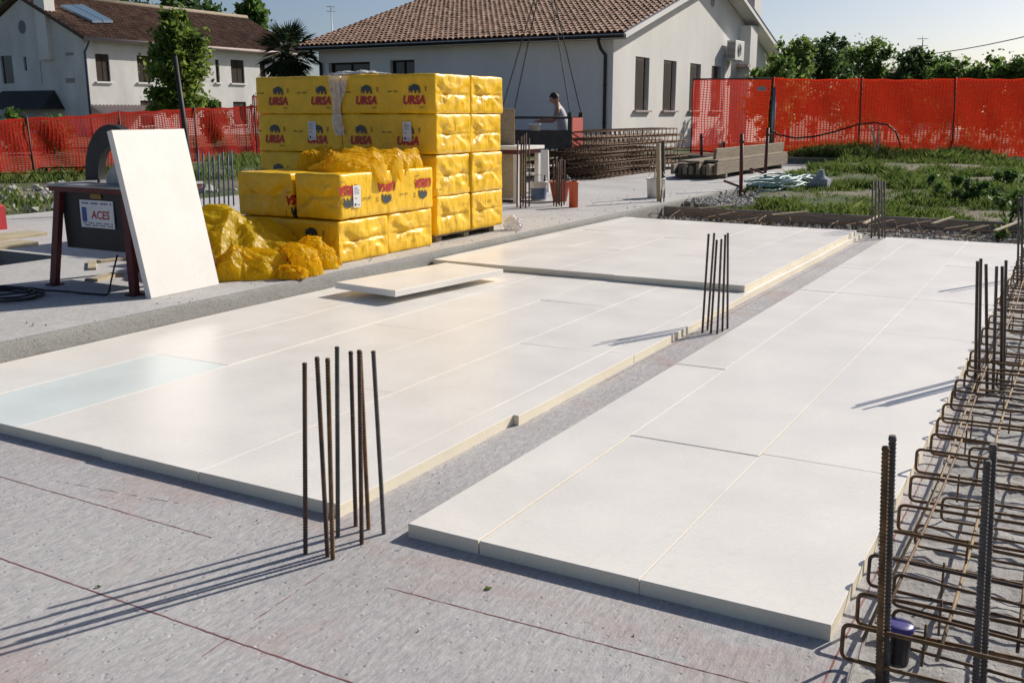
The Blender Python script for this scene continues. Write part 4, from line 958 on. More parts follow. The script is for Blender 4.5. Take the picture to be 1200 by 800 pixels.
p=G(961,222,0.12); e=empty('concrete_block',(p.x,p.y,gh(p.x,p.y))); tag(e,'small grey concrete block with a pointed top on the grass','block')
MB().cbox(-0.16,0.16,-0.16,0.16,-0.03,0.2,0.01,0,0).build('base','block_grey',e); MB().lathe([(0.16,0),(0.09,0.05),(0.05,0.16),(0,0.17)],(0,0,0.2),8,0,False).build('cone','block_grey',e)

# ================================================================== LIFTING SKIP AND WORKER
DK=20.9
ck=at_depth(634,152,DK); ang=math.radians(9)
sk=empty('lifting_skip',(ck.x,ck.y,0.80),ang); tag(sk,'red steel crane skip hanging on four chains behind the beam cages','crane skip')
hl,hw=0.80,0.40
MB().box(-hl,hl,-hw,hw,0,0.03).build('floor','dark_iron',sk)
for s_ in (-1,1): MB().box(*( (hl-0.03,hl) if s_>0 else (-hl,-hl+0.03)),-hw+0.031,hw-0.031,0.031,0.62).build('end_panel','skip_red',sk)
for s_ in (-1,1):
    MB().box(-hl,hl,*((hw-0.03,hw) if s_>0 else (-hw,-hw+0.03)),0.0305,0.36).build('side_panel','dark_iron',sk)
    MB().tube([(-hl,s_*(hw-0.02),0.62),(hl,s_*(hw-0.02),0.62)],0.025,8).build('top_rail','dark_iron',sk)
    for t in (-1,1): MB().box(t*(hl-0.05)-0.04,t*(hl-0.05)+0.04,s_*(hw-0.02)-0.03,s_*(hw-0.02)+0.03,0.361,0.72).build('corner_post','dark_iron',sk)
hk_w=at_depth(639,-45,DK); hk=Matrix.Rotation(-ang,3,'Z') @ (hk_w-Vector((ck.x,ck.y,0.80)))
for sx in (-1,1):
    for sy in (-1,1):
        a_=Vector((sx*(hl-0.05),sy*(hw-0.02),0.72)); ch=MB()
        nL=70
        for k in range(nL):       # links, alternately turned
            p_=a_.lerp(hk,k/nL); q_=a_.lerp(hk,(k+1.25)/nL); d_=(q_-p_).normalized(); sd=d_.orthogonal().normalized(); sd = sd if k%2 else d_.cross(sd)
            ch.tube([p_-sd*0.004,p_.lerp(q_,0.25)+sd*0.012,p_.lerp(q_,0.75)+sd*0.012,q_],0.007,4); ch.tube([p_,p_.lerp(q_,0.25)-sd*0.012,p_.lerp(q_,0.75)-sd*0.012,q_],0.007,4)
        ch.build('chain','dark_iron',sk)
MB().tube([hk+Vector((0.08*math.cos(a),0,0.08*math.sin(a))) for a in np.linspace(0,2*math.pi,20)],0.016,8).build('lifting_ring','dark_iron',sk)
MB().tube([hk+Vector((0,0,0.07)),hk+Vector((0,0,11))],0.012,6).build('hoist_rope','dark_iron',sk)
o=MB().lathe([(0,0),(0.10,0),(0.125,0.24),(0.132,0.24),(0.12,0.22),(0,0.2)],(0,0,0),20).build('bucket','bucket_white',None,Vector((ck.x-0.12,ck.y-0.05,0.83+0.22))); tag(o,'pale bucket standing inside the hanging crane skip','bucket')
MB().box(-0.35,0.25,-0.25,0.25,0.031,0.25).build('load','stone',sk)

def skinned(name,verts,edges,radii,mat,root=0,sub=2,parent=None):
    me=bpy.data.meshes.new(name); me.from_pydata(verts,edges,[]); o=link(name,me,parent); me.materials.append(MATS[mat])
    md=o.modifiers.new('skin','SKIN'); md.use_smooth_shade=True
    for i,r in enumerate(radii):
        sv=me.skin_vertices[0].data[i]; sv.radius=(r,r) if not isinstance(r,tuple) else r; sv.use_root=(i==root)
    s2=o.modifiers.new('sub','SUBSURF'); s2.levels=sub; s2.render_levels=sub
    return o
plain('skin',(0.34,0.19,0.13),0.55,var=0.06); plain('vest',(0.42,0.43,0.46),0.8,var=0.1); plain('trousers',(0.05,0.06,0.09),0.85,var=0.2); plain('hair',(0.012,0.010,0.009),0.6); plain('shoe',(0.03,0.025,0.02),0.6)
mp_=at_depth(661,140,DK+0.85); man=empty('person',(mp_.x,mp_.y,ZR)); 
fw=Vector((-0.93,-0.36,0)); man.rotation_euler=(0,0,math.atan2(fw.y,fw.x))   # local +X = facing
tag(man,'person in grey sleeveless vest leaning over the crane skip, reaching with one arm','person')
# local: x forward, y left
V=[(0,0,0.93),(0.02,0,1.10),(0.07,0,1.28),(0.12,0,1.44),(0.15,0,1.52),(0.18,0,1.58),   # pelvis..skull base
   (0.01,0.10,0.90),(0.05,0.115,0.50),(0.0,0.12,0.10),(0.12,0.125,0.04),              # left leg
   (0.01,-0.10,0.90),(0.03,-0.115,0.50),(-0.04,-0.12,0.10),(0.08,-0.125,0.04),
   (0.11,0.175,1.44),(0.20,0.24,1.17),(0.42,0.20,1.16),(0.50,0.19,1.17),                # left arm
   (0.11,-0.175,1.44),(0.22,-0.23,1.18),(0.44,-0.20,1.19),(0.52,-0.19,1.20)]
Eg=[(0,1),(1,2),(2,3),(3,4),(4,5),(0,6),(6,7),(7,8),(8,9),(0,10),(10,11),(11,12),(12,13),(3,14),(14,15),(15,16),(16,17),(3,18),(18,19),(19,20),(20,21)]
Rd=[(0.15,0.11),(0.14,0.105),(0.155,0.11),(0.14,0.10),0.066,0.062,0.085,0.058,0.042,0.035,0.085,0.058,0.042,0.035,0.06,0.044,0.033,0.03,0.06,0.044,0.033,0.03]
# fingers grown from each wrist
def hand(ix,base,sy):
    global V,Eg,Rd
    k=len(V); V.append((base[0]+0.06,base[1],base[2]-0.005)); Eg.append((ix,k)); Rd.append((0.034,0.016))
    for j,(dy,l) in enumerate(((-0.027,0.065),(-0.009,0.075),(0.009,0.072),(0.027,0.058))):
        n_=len(V); V += [(base[0]+0.085,base[1]+dy,base[2]-0.002),(base[0]+0.085+l*0.6,base[1]+dy*1.15,base[2]-0.012),(base[0]+0.085+l*0.8,base[1]+dy*1.1,base[2]-0.035)]
        Eg += [(k,n_),(n_,n_+1),(n_+1,n_+2)]; Rd += [0.009,0.0085,0.007]
    n_=len(V); V += [(base[0]+0.045,base[1]-sy*0.045,base[2]-0.006),(base[0]+0.085,base[1]-sy*0.058,base[2]-0.02)]; Eg += [(k,n_),(n_,n_+1)]; Rd += [0.011,0.009]
hand(17,V[17],1); hand(21,V[21],-1)
body=skinned('body',V,Eg,Rd,'skin',0,1,man)
# head with face features
def headf(u,v):
    th=u*2*math.pi; ph=(v-0.5)*math.pi; d=Vector((math.cos(ph)*math.cos(th),math.cos(ph)*math.sin(th),math.sin(ph)))
    x,y,z=d.x*0.098,d.y*0.076,d.z*0.122
    if z<0: x*=1-0.18*(z/-0.122); y*=1-0.30*(z/-0.122)
    f=max(0,d.x)
    x+=f*0.030*math.exp(-((y/0.014)**2))*math.exp(-(((z+0.018)/0.026)**2))      # nose
    x-=f*0.012*(math.exp(-(((abs(y)-0.032)/0.014)**2))*math.exp(-((z-0.008)/0.014)**2)) # eye sockets
    x+=f*0.010*math.exp(-((y/0.022)**2))*math.exp(-(((z+0.058)/0.010)**2))       # lips
    x+=f*0.012*math.exp(-((y/0.03)**2))*math.exp(-(((z+0.098)/0.018)**2))        # chin
    return (x,y,z)
hd=MB().grid(headf,40,28).build('head','skin',man,(0.215,0,1.645)); hd.rotation_euler=(0,0.32,0)
for s_ in (-1,1):
    MB().lathe([(0,0),(0.008,0.002),(0.0105,0.006),(0.008,0.011),(0,0.012)],(0,0,0),10).build('eye','ac_white',hd,(0.082,s_*0.032,0.003))
    MB().grid(lambda u,v:(0.016*math.cos(u*6.283)*math.sin(v*3.14),0.008*math.cos(v*3.14),0.030*math.sin(u*6.283)*math.sin(v*3.14)),14,8).build('ear','skin',hd,(-0.005,s_*0.076,-0.008))
def hairf(u,v):
    th=u*2*math.pi; ph=math.pi*(0.02+v*0.50); d=Vector((math.sin(ph)*math.cos(th),math.sin(ph)*math.sin(th),math.cos(ph)))
    k=1.08+0.05*fbm(d*6,3)
    low=-0.01 if d.x<0.3 else 0.055
    return (d.x*0.101*k-0.004,d.y*0.080*k,max(low,d.z*0.126*k) if d.z<0.6 else d.z*0.126*k)
MB().grid(hairf,32,16).build('hair','hair',hd)
def ringtube(prof,n=20):   # prof: (x,z,rx,ry)
    mb=MB(); o=0
    for (x,z,rx,ry) in prof:
        for j in range(n):
            a=2*math.pi*j/n; mb.v.append((x+rx*math.cos(a),ry*math.sin(a),z))
    for i in range(len(prof)-1):
        for j in range(n):
            mb.f.append((i*n+j,i*n+(j+1)%n,(i+1)*n+(j+1)%n,(i+1)*n+j)); mb.m.append(0); mb.sm.append(True)
    return mb
ringtube([(0.0,0.86,0.135,0.18),(0.01,0.98,0.135,0.178),(0.035,1.12,0.13,0.17),(0.075,1.28,0.138,0.182),(0.105,1.38,0.13,0.195),(0.125,1.455,0.105,0.16),(0.14,1.50,0.075,0.085)]).build('vest','vest',man)
for s_ in (-1,1):
    k=6 if s_>0 else 10; mb=MB().tube([V[k],V[k+1],V[k+2]],[0.105,0.078,0.068],14); mb.tube([(0,0,0.97),V[k]],[0.13,0.108],14); mb.build('trouser_leg','trousers',man)
    b_=V[k+3]; MB().grid(lambda u,v:(b_[0]-0.03+0.135*math.cos(u*6.283)*math.sin(v*3.14),b_[1]+0.05*math.sin(u*6.283)*math.sin(v*3.14),max(0.0,0.045+0.055*math.cos(v*3.14))),16,10).build('shoe','shoe',man)

# ================================================================== HOUSES
def wall_panel(mp, us, top, z0, ops, depth, inward):
    """mp(u,z,d)->point, d = distance inward. ops: (u0,u1,z0,z1). Returns MB for the wall with real reveals"""
    mb=MB(); br=sorted(set(us+[o_[0] for o_ in ops]+[o_[1] for o_ in ops]))
    for a,b_ in zip(br[:-1],br[1:]):
        op=[o_ for o_ in ops if o_[0]<=a+1e-6 and o_[1]>=b_-1e-6]; op.sort(key=lambda o_:o_[2]); z=z0
        for o_ in op:
            mb.add([mp(a,z,0),mp(b_,z,0),mp(b_,o_[2],0),mp(a,o_[2],0)],[(0,1,2,3)]); z=o_[3]
        mb.add([mp(a,z,0),mp(b_,z,0),mp(b_,top(b_),0),mp(a,top(a),0)],[(0,1,2,3)])
    for (a,b_,c,d) in ops:
        for (p,q) in (((a,c),(a,d)),((a,d),(b_,d)),((b_,d),(b_,c)),((b_,c),(a,c))):
            mb.add([mp(p[0],p[1],0),mp(q[0],q[1],0),mp(q[0],q[1],depth),mp(p[0],p[1],depth)],[(0,1,2,3)])
    return mb
h=empty('house',(-12.54,28.2,0.3)); tag(h,'white rendered single-storey house with terracotta tiled gable roof and dark gutter','house')
HL=Vector((-12.54,28.2,0.3))
def bb(name,mb,mat,parent=h):
    mb.v=[tuple(Vector(v)-HL) for v in mb.v]; return mb.build(name,mat,parent)
xg,yw,yb,xl=-12.54,28.2,45.4,-23.75; yr,SL=36.8,0.295; ze=3.74
def roofz(y): return ze+SL*((y-27.65) if y<yr else (2*yr-27.65-y))
gops=[(29.9,31.05,1.60,3.23),(32.3,33.5,1.60,3.23),(34.86,36.0,1.60,3.23),(37.2,38.35,1.60,3.23)]
bb('wall',wall_panel(lambda u,z,d:(xg-d,u,z),[yw,yr,yb],lambda y:roofz(y)-0.17,0.1,gops,0.17,-1),'plaster')
fops=[(-23.32,-21.53,1.9,3.22),(-20.69,-19.69,1.9,3.24)]
bb('wall',wall_panel(lambda u,z,d:(u,yw+d,z),[xl,xg],lambda x:roofz(yw)-0.12,0.1,fops,0.17,1),'plaster')
bb('wall',wall_panel(lambda u,z,d:(xl+d,u,z),[yw,yr,yb],lambda y:roofz(y)-0.17,0.1,[],0.17,1),'plaster')
bb('wall',wall_panel(lambda u,z,d:(u,yb-d,z),[xl,xg],lambda x:roofz(yb)-0.12,0.1,[],0.17,1),'plaster')
for k,(a,b_,c,d) in enumerate(gops):
    w=empty('window',(0,0,0)); w.parent=h
    x=xg-0.165
    fr=MB(); t=0.06
    for q in ((a+.002,a+t,c+.002,d-.002),(b_-t,b_-.002,c+.002,d-.002),(a+t,b_-t,c+.002,c+t),(a+t,b_-t,d-t,d-.002),((a+b_)/2-.03,(a+b_)/2+.03,c+t,d-t)): fr.box(x-0.05,x+0.012,q[0],q[1],q[2],q[3])
    fr.v=[tuple(Vector(v)-HL) for v in fr.v]; bpy.data.objects.remove(w); w=fr.build('window','shutter',h)
    sh=MB(); hingeY=a+0.02; sh.box(xg-0.05,xg-0.02,a+0.01,a+(b_-a)*0.62,c+0.02,d-0.02)
    for j in range(26):
        z=c+0.08+j*(d-c-0.16)/26; sh.box(xg-0.02,xg-0.012,a+0.05,a+(b_-a)*0.62-0.04,z,z+0.035)
    sh.v=[tuple(Vector(v)-HL) for v in sh.v]; sh.build('shutter','shutter',w)
    pn=MB().box(x-0.03,x-0.02,a+t,b_-t,c+t,d-t); pn.v=[tuple(Vector(v)-HL) for v in pn.v]; pn.build('pane','glass',w)
    sl_=MB().cbox(xg-0.16,xg+0.10,a-0.10,b_+0.10,c-0.06,c-0.001,0.004,0,0); sl_.v=[tuple(Vector(v)-HL) for v in sl_.v]; sl_.build('sill','sill',w)
for k,(a,b_,c,d) in enumerate(fops):
    y=yw+0.165; t=0.06; fr=MB()
    for q in ((a+.002,a+t,c+.002,d-.002),(b_-t,b_-.002,c+.002,d-.002),(a+t,b_-t,c+.002,c+t),(a+t,b_-t,d-t,d-.002),((a+b_)/2-.03,(a+b_)/2+.03,c+t,d-t)): fr.box(q[0],q[1],y-0.012,y+0.05,q[2],q[3])
    w=bb('window',fr,'shutter'); pn=MB().box(a+t,b_-t,y+0.02,y+0.03,c+t,d-t); pn.v=[tuple(Vector(v)-HL) for v in pn.v]; pn.build('pane','glass',w)
    sl_=MB().cbox(a-0.08,b_+0.08,yw-0.10,yw+0.16,c-0.06,c-0.001,0.004,0,0); sl_.v=[tuple(Vector(v)-HL) for v in sl_.v]; sl_.build('sill','sill',w)
# roof deck, soffits, barge boards
X0r,X1r=-24.2,-11.98
mb=MB()
for ya,yb2 in ((27.65,yr),(2*yr-27.65,yr)):
    za,zb2=roofz(ya),roofz(yb2); 
    mb.add([(X0r,ya,za),(X1r,ya,za),(X1r,yb2,zb2),(X0r,yb2,zb2),(X0r,ya,za-0.14),(X1r,ya,za-0.14),(X1r,yb2,zb2-0.14),(X0r,yb2,zb2-0.14)],[(0,1,2,3),(7,6,5,4),(0,4,5,1),(1,5,6,2),(3,7,4,0)] )
roof=bb('roof',mb,['plaster_soffit'])
for ya,yb2 in ((27.70,yr-0.005),(2*yr-27.70,yr+0.005)):
    za,zb2=roofz(ya),roofz(yb2); mb=MB()
    mb.add([(X0r+0.02,ya,za+0.012),(X1r-0.02,ya,za+0.012),(X1r-0.02,yb2,zb2+0.012),(X0r+0.02,yb2,zb2+0.012)],[(0,1,2,3)]); bb('tile_gap_shade',mb,'tile_bed',h)  # dark sheet whose colour stands for the shade in the tile channels
    mb=MB(); a_,c_=Vector((X1r+0.002,ya-0.05,za-0.16)),Vector((X1r+0.002,yb2,zb2-0.16)); 
    mb.add([tuple(v) for v in (a_,c_,c_+Vector((0,0,0.19)),a_+Vector((0,0,0.19)),a_+Vector((0.03,0,0)),c_+Vector((0.03,0,0)),c_+Vector((0.03,0,0.19)),a_+Vector((0.03,0,0.19)))],[(4,5,6,7),(3,2,6,7),(0,1,5,4),(0,3,7,4)]); bb('barge_board',mb,'plaster_soffit',h)
    mb=MB(); mb.obox((a_+c_)/2+Vector((-0.01,0,0.20)),(c_-a_)/2,(0.06,0,0),(0,0,0.018)); bb('verge_flashing',mb,'blue_bar',h)
    mb=MB(); a_.x=c_.x=X0r+0.02; mb.obox((a_+c_)/2+Vector((0.0,0,0.21)),(c_-a_)/2,(0.06,0,0),(0,0,0.022)); bb('verge_flashing',mb,'blue_bar',h)
# barrel tiles
def tile_geo(L=0.44,r0=0.098,r1=0.080,n=6):
    vs=[];fs=[]
    for (yy,r,lift) in ((0,r0,0.030),(L,r1,0.0)):
        for j in range(n+1):
            a=math.pi*j/n; vs.append((r*math.cos(a),yy,r*0.80*math.sin(a)+lift))
    for j in range(n): fs.append((j,j+1,n+2+j,n+1+j))
    k=len(vs)
    for j in range(n+1):
        a=math.pi*j/n; vs.append(((r0-0.016)*math.cos(a),0.0,(r0-0.016)*0.80*math.sin(a)+0.030))
    for j in range(n): fs.append((j+1,j,k+j,k+j+1))
    return vs,fs
tv,tf=tile_geo(); tb=MB(); tb.add(tv,tf,0,False); tmesh=tb.mesh('roof_tile','tile')
sa_=math.atan(SL); spots=[]; pitchx=(X1r-X0r-0.16)/60; sl_len=(yr-27.65)/math.cos(sa_)
for i in range(61):
    x=X0r+0.10+i*pitchx
    for j in range(28):
        s_=-0.05+j*0.335; 
        if s_+0.4>sl_len: continue
        y=27.65+s_*math.cos(sa_); z=ze+s_*math.sin(sa_)+0.018
        spots.append((Vector((x+rnd(-.008,.008),y+rnd(-.012,.012),z+rnd(-.004,.006))),rnd(-.03,.03)))
spots.sort(key=lambda s_:s_[0].length)
for p_,a in spots[:300]:
    o=link('roof_tile',tmesh,roof,p_-HL); o.rotation_euler=(sa_,0,a)
big=MB()
for p_,a in spots[300:]:
    M3=Matrix.Rotation(a,3,'Z')@Matrix.Rotation(sa_,3,'X'); big.add([tuple(p_+M3@Vector(v)) for v in tv],tf)
o=bb('roof_tiles',big,'tile',roof); o['kind']='stuff'
big=MB()
for i in range(61):      # far slope, seen only at the ridge
    x=X0r+0.10+i*pitchx; p_=Vector((x,2*yr-27.7,ze+0.02)); q_=Vector((x,yr,roofz(yr)+0.02))
    big.add([(p_.x-.09,p_.y,p_.z),(p_.x,p_.y,p_.z+.09),(p_.x+.09,p_.y,p_.z),(q_.x-.09,q_.y,q_.z),(q_.x,q_.y,q_.z+.09),(q_.x+.09,q_.y,q_.z)],[(0,1,4,3),(1,2,5,4)])
o=bb('roof_tiles',big,'tile',roof); o['kind']='stuff'
mb=MB(); mb.tube([(X0r,yr,roofz(yr)+0.04),(X1r,yr,roofz(yr)+0.04)],0.12,10); bb('ridge_cap',mb,'tile',roof)
# gutter, downpipes
mb=MB()
def gut(u,v):
    a=math.pi*(1+v); return (X0r-0.05+u*(X1r-X0r+0.1),27.60+0.085*math.cos(a),ze-0.03+0.085*math.sin(a))
mb.grid(gut,1,8); mb.box(X0r-0.05,X1r+0.05,27.688,27.70,ze-0.15,ze-0.005); bb('gutter',mb,'black_steel')
for x in (xg-0.22,xl+0.15):
    mb=MB().tube([(x,27.62,ze-0.09),(x,27.62,ze-0.2),(x,27.8,ze-0.40),(x,28.12,ze-0.55),(x,28.12,ze-0.75),(x,28.12,0.3)],0.05,10); d_=bb('downpipe',mb,'black_steel')
    for z in (1.2,2.3): 
        c_=MB().tube([(x,28.12,z),(x,28.12,z+0.04)],0.06,10); c_.v=[tuple(Vector(v)-HL) for v in c_.v]; c_.build('bracket','black_steel',d_)
# chimney breast, vent, roof chimney
pa,pb_=at_x(879,60,-12.10),at_x(887,60,-12.10); 
mb=MB().box(xg+0.001,-12.10,pa.y,pb_.y,0.2,roofz(pb_.y)-0.20); bb('chimney_breast',mb,'plaster')
mb=MB().box(xg+0.001,-12.05,pa.y-0.35,pa.y-0.002,at_x(872,77,-12.1).z-0.05,at_x(872,75,-12.1).z); bb('ledge',mb,'sill')
p_=at_x(835,2,xg); mb=MB(); mb.add([(xg+0.012,p_.y+0.22*math.cos(a),p_.z+0.2*math.sin(a)) for a in np.linspace(0,2*math.pi,20)[:-1]],[tuple(range(19))]); bb('round_vent',mb,'ac_dark')
p_=at_x(883,-6,-12.6); mb=MB().box(-13.1,-12.5,p_.y-0.1,p_.y+0.9,4.9,7.0); mb.box(-13.2,-12.4,p_.y-0.2,p_.y+1.0,7.001,7.1); bb('chimney',mb,'plaster')
# air conditioner
pa,pb_=at_x(862,58,-12.08),at_x(875,58,-12.08); za,zb2=at_x(862,70,-12.08).z,at_x(862,47,-12.08).z
ac=empty('air_conditioner',(-12.25,pa.y,za)); tag(ac,'white outdoor air conditioner unit bracketed on the sunlit gable wall','air conditioner'); W_,H_=min(1.1,pb_.y-pa.y),zb2-za
MB().cbox(-0.17,0.17,0,W_,0,H_,0.012,0,0).build('casing','ac_white',ac)
for k in range(14): MB().box(-0.15,0.15,-0.006,-0.001,0.05+k*(H_-0.1)/14,0.05+k*(H_-0.1)/14+0.022).build('side_louvre','ac_dark',ac)
mb=MB(); 
for r_ in (0.06,0.12,0.18,0.24): mb.tube([(0.176,W_*0.45+r_*math.cos(a),H_*0.5+r_*math.sin(a)) for a in np.linspace(0,2*math.pi,24)],0.006,4)
fg=mb.build('fan_grille','ac_white',ac); MB().add([(0.172,W_*0.45+0.255*math.cos(a),H_*0.5+0.255*math.sin(a)) for a in np.linspace(0,2*math.pi,25)[:-1]],[tuple(range(24))]).build('fan_opening','ac_dark',ac)
for y in (0.15,W_-0.15): MB().box(-0.28,0.18,y-0.02,y+0.02,-0.05,-0.002).build('bracket','ac_white',ac)
MB().tube([(-0.25,0.1,0.1),(-0.25,0.05,-0.2),(-0.25,0.05,-2.5)],0.03,8).build('pipe_cover','ac_white',ac)

# ---- farmhouse on the left
XW,YG=-44.0,34.45; fh=empty('farmhouse',(XW,YG,0.3)); tag(fh,'old white two-storey farmhouse with brown tiled roof and brick chimney','house'); HL2=Vector((XW,YG,0.3))
def b2(name,mb,mat,parent=fh):
    mb.v=[tuple(Vector(v)-HL2) for v in mb.v]; return mb.build(name,mat,parent)
xr,zE,S2=-48.6,5.22,0.47
def rz2(x): return zE+S2*((XW+0.0-x) if x>xr else (x-(2*xr-XW)))
YE=50.5
def pxw(a,b_,c,d): p_,q_=at_x(a,b_,XW),at_x(c,d,XW); return (p_.y,q_.y,q_.z,p_.z)
wo2=[pxw(111,63,130,96),pxw(160,65,178,97),pxw(252,70,258,97),pxw(270,70,287,98),pxw(304,72,312,96)]
wo2+= [(o_[0],o_[1],0.9,2.2) for o_ in wo2[1:]]
b2('wall',wall_panel(lambda u,z,d:(XW-d,u,z),[YG,YE],lambda y:zE-0.12,0.0,wo2,0.16,-1),'plaster_old')
gop2=[]
for (a,b_,c,d) in ((0,66,17,98),(27,67,32,83)):
    p_,q_=at_y(a,b_,YG),at_y(c,d,YG); gop2.append((p_.x,q_.x,q_.z,p_.z))
b2('wall',wall_panel(lambda u,z,d:(u,YG+d,z),[2*xr-XW,xr,XW],lambda x:rz2(x)-0.12,0.0,gop2,0.16,1),'plaster_old')
for k,(a,b_,c,d) in enumerate(wo2):
    w=b2('window',MB().box(XW-0.15,XW-0.10,a+.002,b_-.002,c+.002,d-.002),'shutter')
    s_=MB().cbox(XW-0.15,XW+0.10,a-0.1,b_+0.1,c-0.09,c-0.001,0.004,0,0); s_.v=[tuple(Vector(v)-HL2) for v in s_.v]; s_.build('sill','ac_white',w)
    for j in range(2):
        s_=MB().box(XW-0.099,XW-0.07,a+0.03+j*(b_-a)/2,a-0.02+(j+1)*(b_-a)/2,c+0.03,d-0.03); s_.v=[tuple(Vector(v)-HL2) for v in s_.v]; s_.build('shutter','shutter',w)
for (a,b_,c,d) in gop2: b2('window',MB().box(a+.002,b_-.002,YG+0.10,YG+0.15,c+.002,d-.002),'glass')
p_=at_y(26,32,YG); mb=MB(); mb.add([(p_.x+0.3*math.cos(a),YG-0.012,p_.z+0.34*math.sin(a)) for a in np.linspace(0,2*math.pi,20)[:-1]],[tuple(range(19))]); b2('round_window',mb,'glass')
# faded brick patches in the render
plain('brick_patch',(0.33,0.29,0.26),0.9,var=0.15,kind='World')
for (a,b_,c,d) in ((77,62,86,65),(77,92,88,97),(46,64,50,98)):
    p_,q_=at_y(a,b_,YG),at_y(c,d,YG); b2('brick_patch',MB().box(p_.x,q_.x,YG-0.02,YG-0.001,q_.z,p_.z),'brick_patch')
# roof slabs with ridged tile courses
def roofside(x0,z0,x1,z1,ya,yb2,name='roof'):
    mb=MB(); mb.add([(x0,ya,z0),(x0,yb2,z0),(x1,yb2,z1),(x1,ya,z1),(x0,ya,z0-0.15),(x0,yb2,z0-0.15),(x1,yb2,z1-0.15),(x1,ya,z1-0.15)],[(0,1,2,3),(7,6,5,4),(0,4,5,1),(0,3,7,4),(1,5,6,2)]); r_=b2(name,mb,'tile_bed')
    t=MB(); n=int((yb2-ya)/0.22); d=Vector((x1-x0,0,z1-z0)); L=d.length; nr=int(L/0.36); up=Vector((-(z1-z0),0,(x1-x0))).normalized()
    if up.z<0: up=-up
    for i in range(n):
        y=ya+0.11+i*0.22
        for j in range(nr):
            a_=Vector((x0,y+rnd(-.02,.02),z0))+d*(j/nr)-d*0.004; c_=a_+d*(1.12/nr); 
            lo=up*(0.028+rnd(0,.012)); t.add([tuple(a_+Vector((0,-.1,0))+lo),tuple(a_+up*0.075+lo),tuple(a_+Vector((0,.1,0))+lo),tuple(c_+Vector((0,-.08,0))),tuple(c_+up*0.06),tuple(c_+Vector((0,.08,0)))],[(0,1,4,3),(1,2,5,4),(0,2,1)])
    t.v=[tuple(Vector(v)-HL2) for v in t.v]; o=t.build('roof_tiles','tile_old',r_); o['kind']='stuff'; return r_
rf=roofside(XW+0.45,zE-0.02,xr,rz2(xr)+0.16,YG-0.3,YE+0.2); roofside(2*xr-XW-0.45,zE-0.02,xr,rz2(xr)+0.16,YG-0.3,YE+0.2)
b2('ridge_cap',MB().tube([(xr,YG-0.3,rz2(xr)+0.20),(xr,YE+0.2,rz2(xr)+0.20)],0.16,8),'plank_y',fh)
b2('gutter',MB().tube([(XW+0.5,YG-0.3,zE-0.1),(XW+0.5,YE+0.2,zE-0.1)],0.09,8),'sill',fh)
b2('downpipe',MB().tube([(XW+0.5,YG+0.05,zE-0.15),(XW+0.12,YG-0.05,zE-0.7),(XW+0.12,YG-0.05,0.3)],0.06,8),'blue_bar',fh)
pa,pb_=at_y(46,20,YG),at_y(58,20,YG)
b2('chimney',MB().box(pa.x,pb_.x,YG-0.25,YG+0.35,4.2,8.2),'plaster',fh)
pts4=[]
for (a,b_) in ((70,9),(98,8),(133,27),(108,27)):      # panes of the roof light: on the roof plane
    d=ray(a,b_); n_=Vector((S2,0,1)); p0_=Vector((XW+0.45,0,zE+0.10)); t_=(p0_-Vector((0,0,CAMZ))).dot(n_)/d.dot(n_); pts4.append(Vector((0,0,CAMZ))+d*t_)
for k in range(2):
    a_,b_=pts4[0].lerp(pts4[1],k*0.5+0.02),pts4[0].lerp(pts4[1],k*0.5+0.48); c_,d_=pts4[3].lerp(pts4[2],k*0.5+0.48),pts4[3].lerp(pts4[2],k*0.5+0.02)
    u_=Vector((0,0,0.12)); mb=MB().add([tuple(v) for v in (a_+u_,b_+u_,c_+u_,d_+u_,a_,b_,c_,d_)],[(3,2,1,0),(0,1,5,4),(1,2,6,5),(2,3,7,6),(3,0,4,7)]); b2('solar_panel',mb,'solar',rf)
# porch roof and canopy
pa,pb_=at_x(106,124,XW+0.02),at_x(174,135,XW+0.02)
pr=MB(); n=16
for i in range(n):
    y=pa.y+(i+0.5)*(pb_.y-pa.y)/n; w=(pb_.y-pa.y)/n*0.5
    pr.add([(XW+0.02,y-w,pa.z),(XW+0.02,y,pa.z+0.08),(XW+0.02,y+w,pa.z),(XW+1.1,y-w,pa.z-0.5),(XW+1.1,y,pa.z-0.42),(XW+1.1,y+w,pa.z-0.5)],[(0,1,4,3),(1,2,5,4)])
b2('porch_roof',pr,'sill')
pa=at_y(52,128,YG-1.2); mb=MB(); zc=pa.z
mb.add([(pa.x,YG-1.4,zc),(pa.x-5.0,YG-1.4,zc),(pa.x-5.0,YG,zc+0.95),(pa.x-0.7,YG,zc+0.95),(pa.x,YG,zc),(pa.x-5.0,YG,zc)],[(0,3,2,1),(0,4,3),(1,2,5)]); b2('canopy',mb,'cable_black')
# distant low house beyond the hedge
dh=empty('distant_house',(-13.0,78,0)); tag(dh,'distant low house with red-brown roof glimpsed above the hedge','house')
MB().box(-1,4.5,0,6,0,3.7).build('wall','plaster_old',dh); MB().add([(-1.4,-0.4,3.7),(4.9,-0.4,3.7),(4.9,6.4,3.7),(-1.4,6.4,3.7),(-1.4,3,4.7),(4.9,3,4.7)],[(0,1,5,4),(2,3,4,5),(1,2,5),(3,0,4),(3,2,1,0)]).build('roof','tile_old',dh)
MB().tube([(1.6,3,4.6),(1.6,3,7.0)],0.04,6).build('aerial_mast','steel',dh)
for zz in (6.3,6.8): MB().tube([(1.2,3,zz),(2.0,3,zz)],0.025,5).build('aerial_arm','steel',dh)
p_=at_depth(389,36,70); am=empty('aerial',(p_.x,p_.y,0)); tag(am,'thin television aerial mast rising behind the house roof','aerial')
zt=at_depth(389,8,70).z; MB().tube([(0,0,0),(0,0,zt)],0.035,6).build('mast','steel',am)
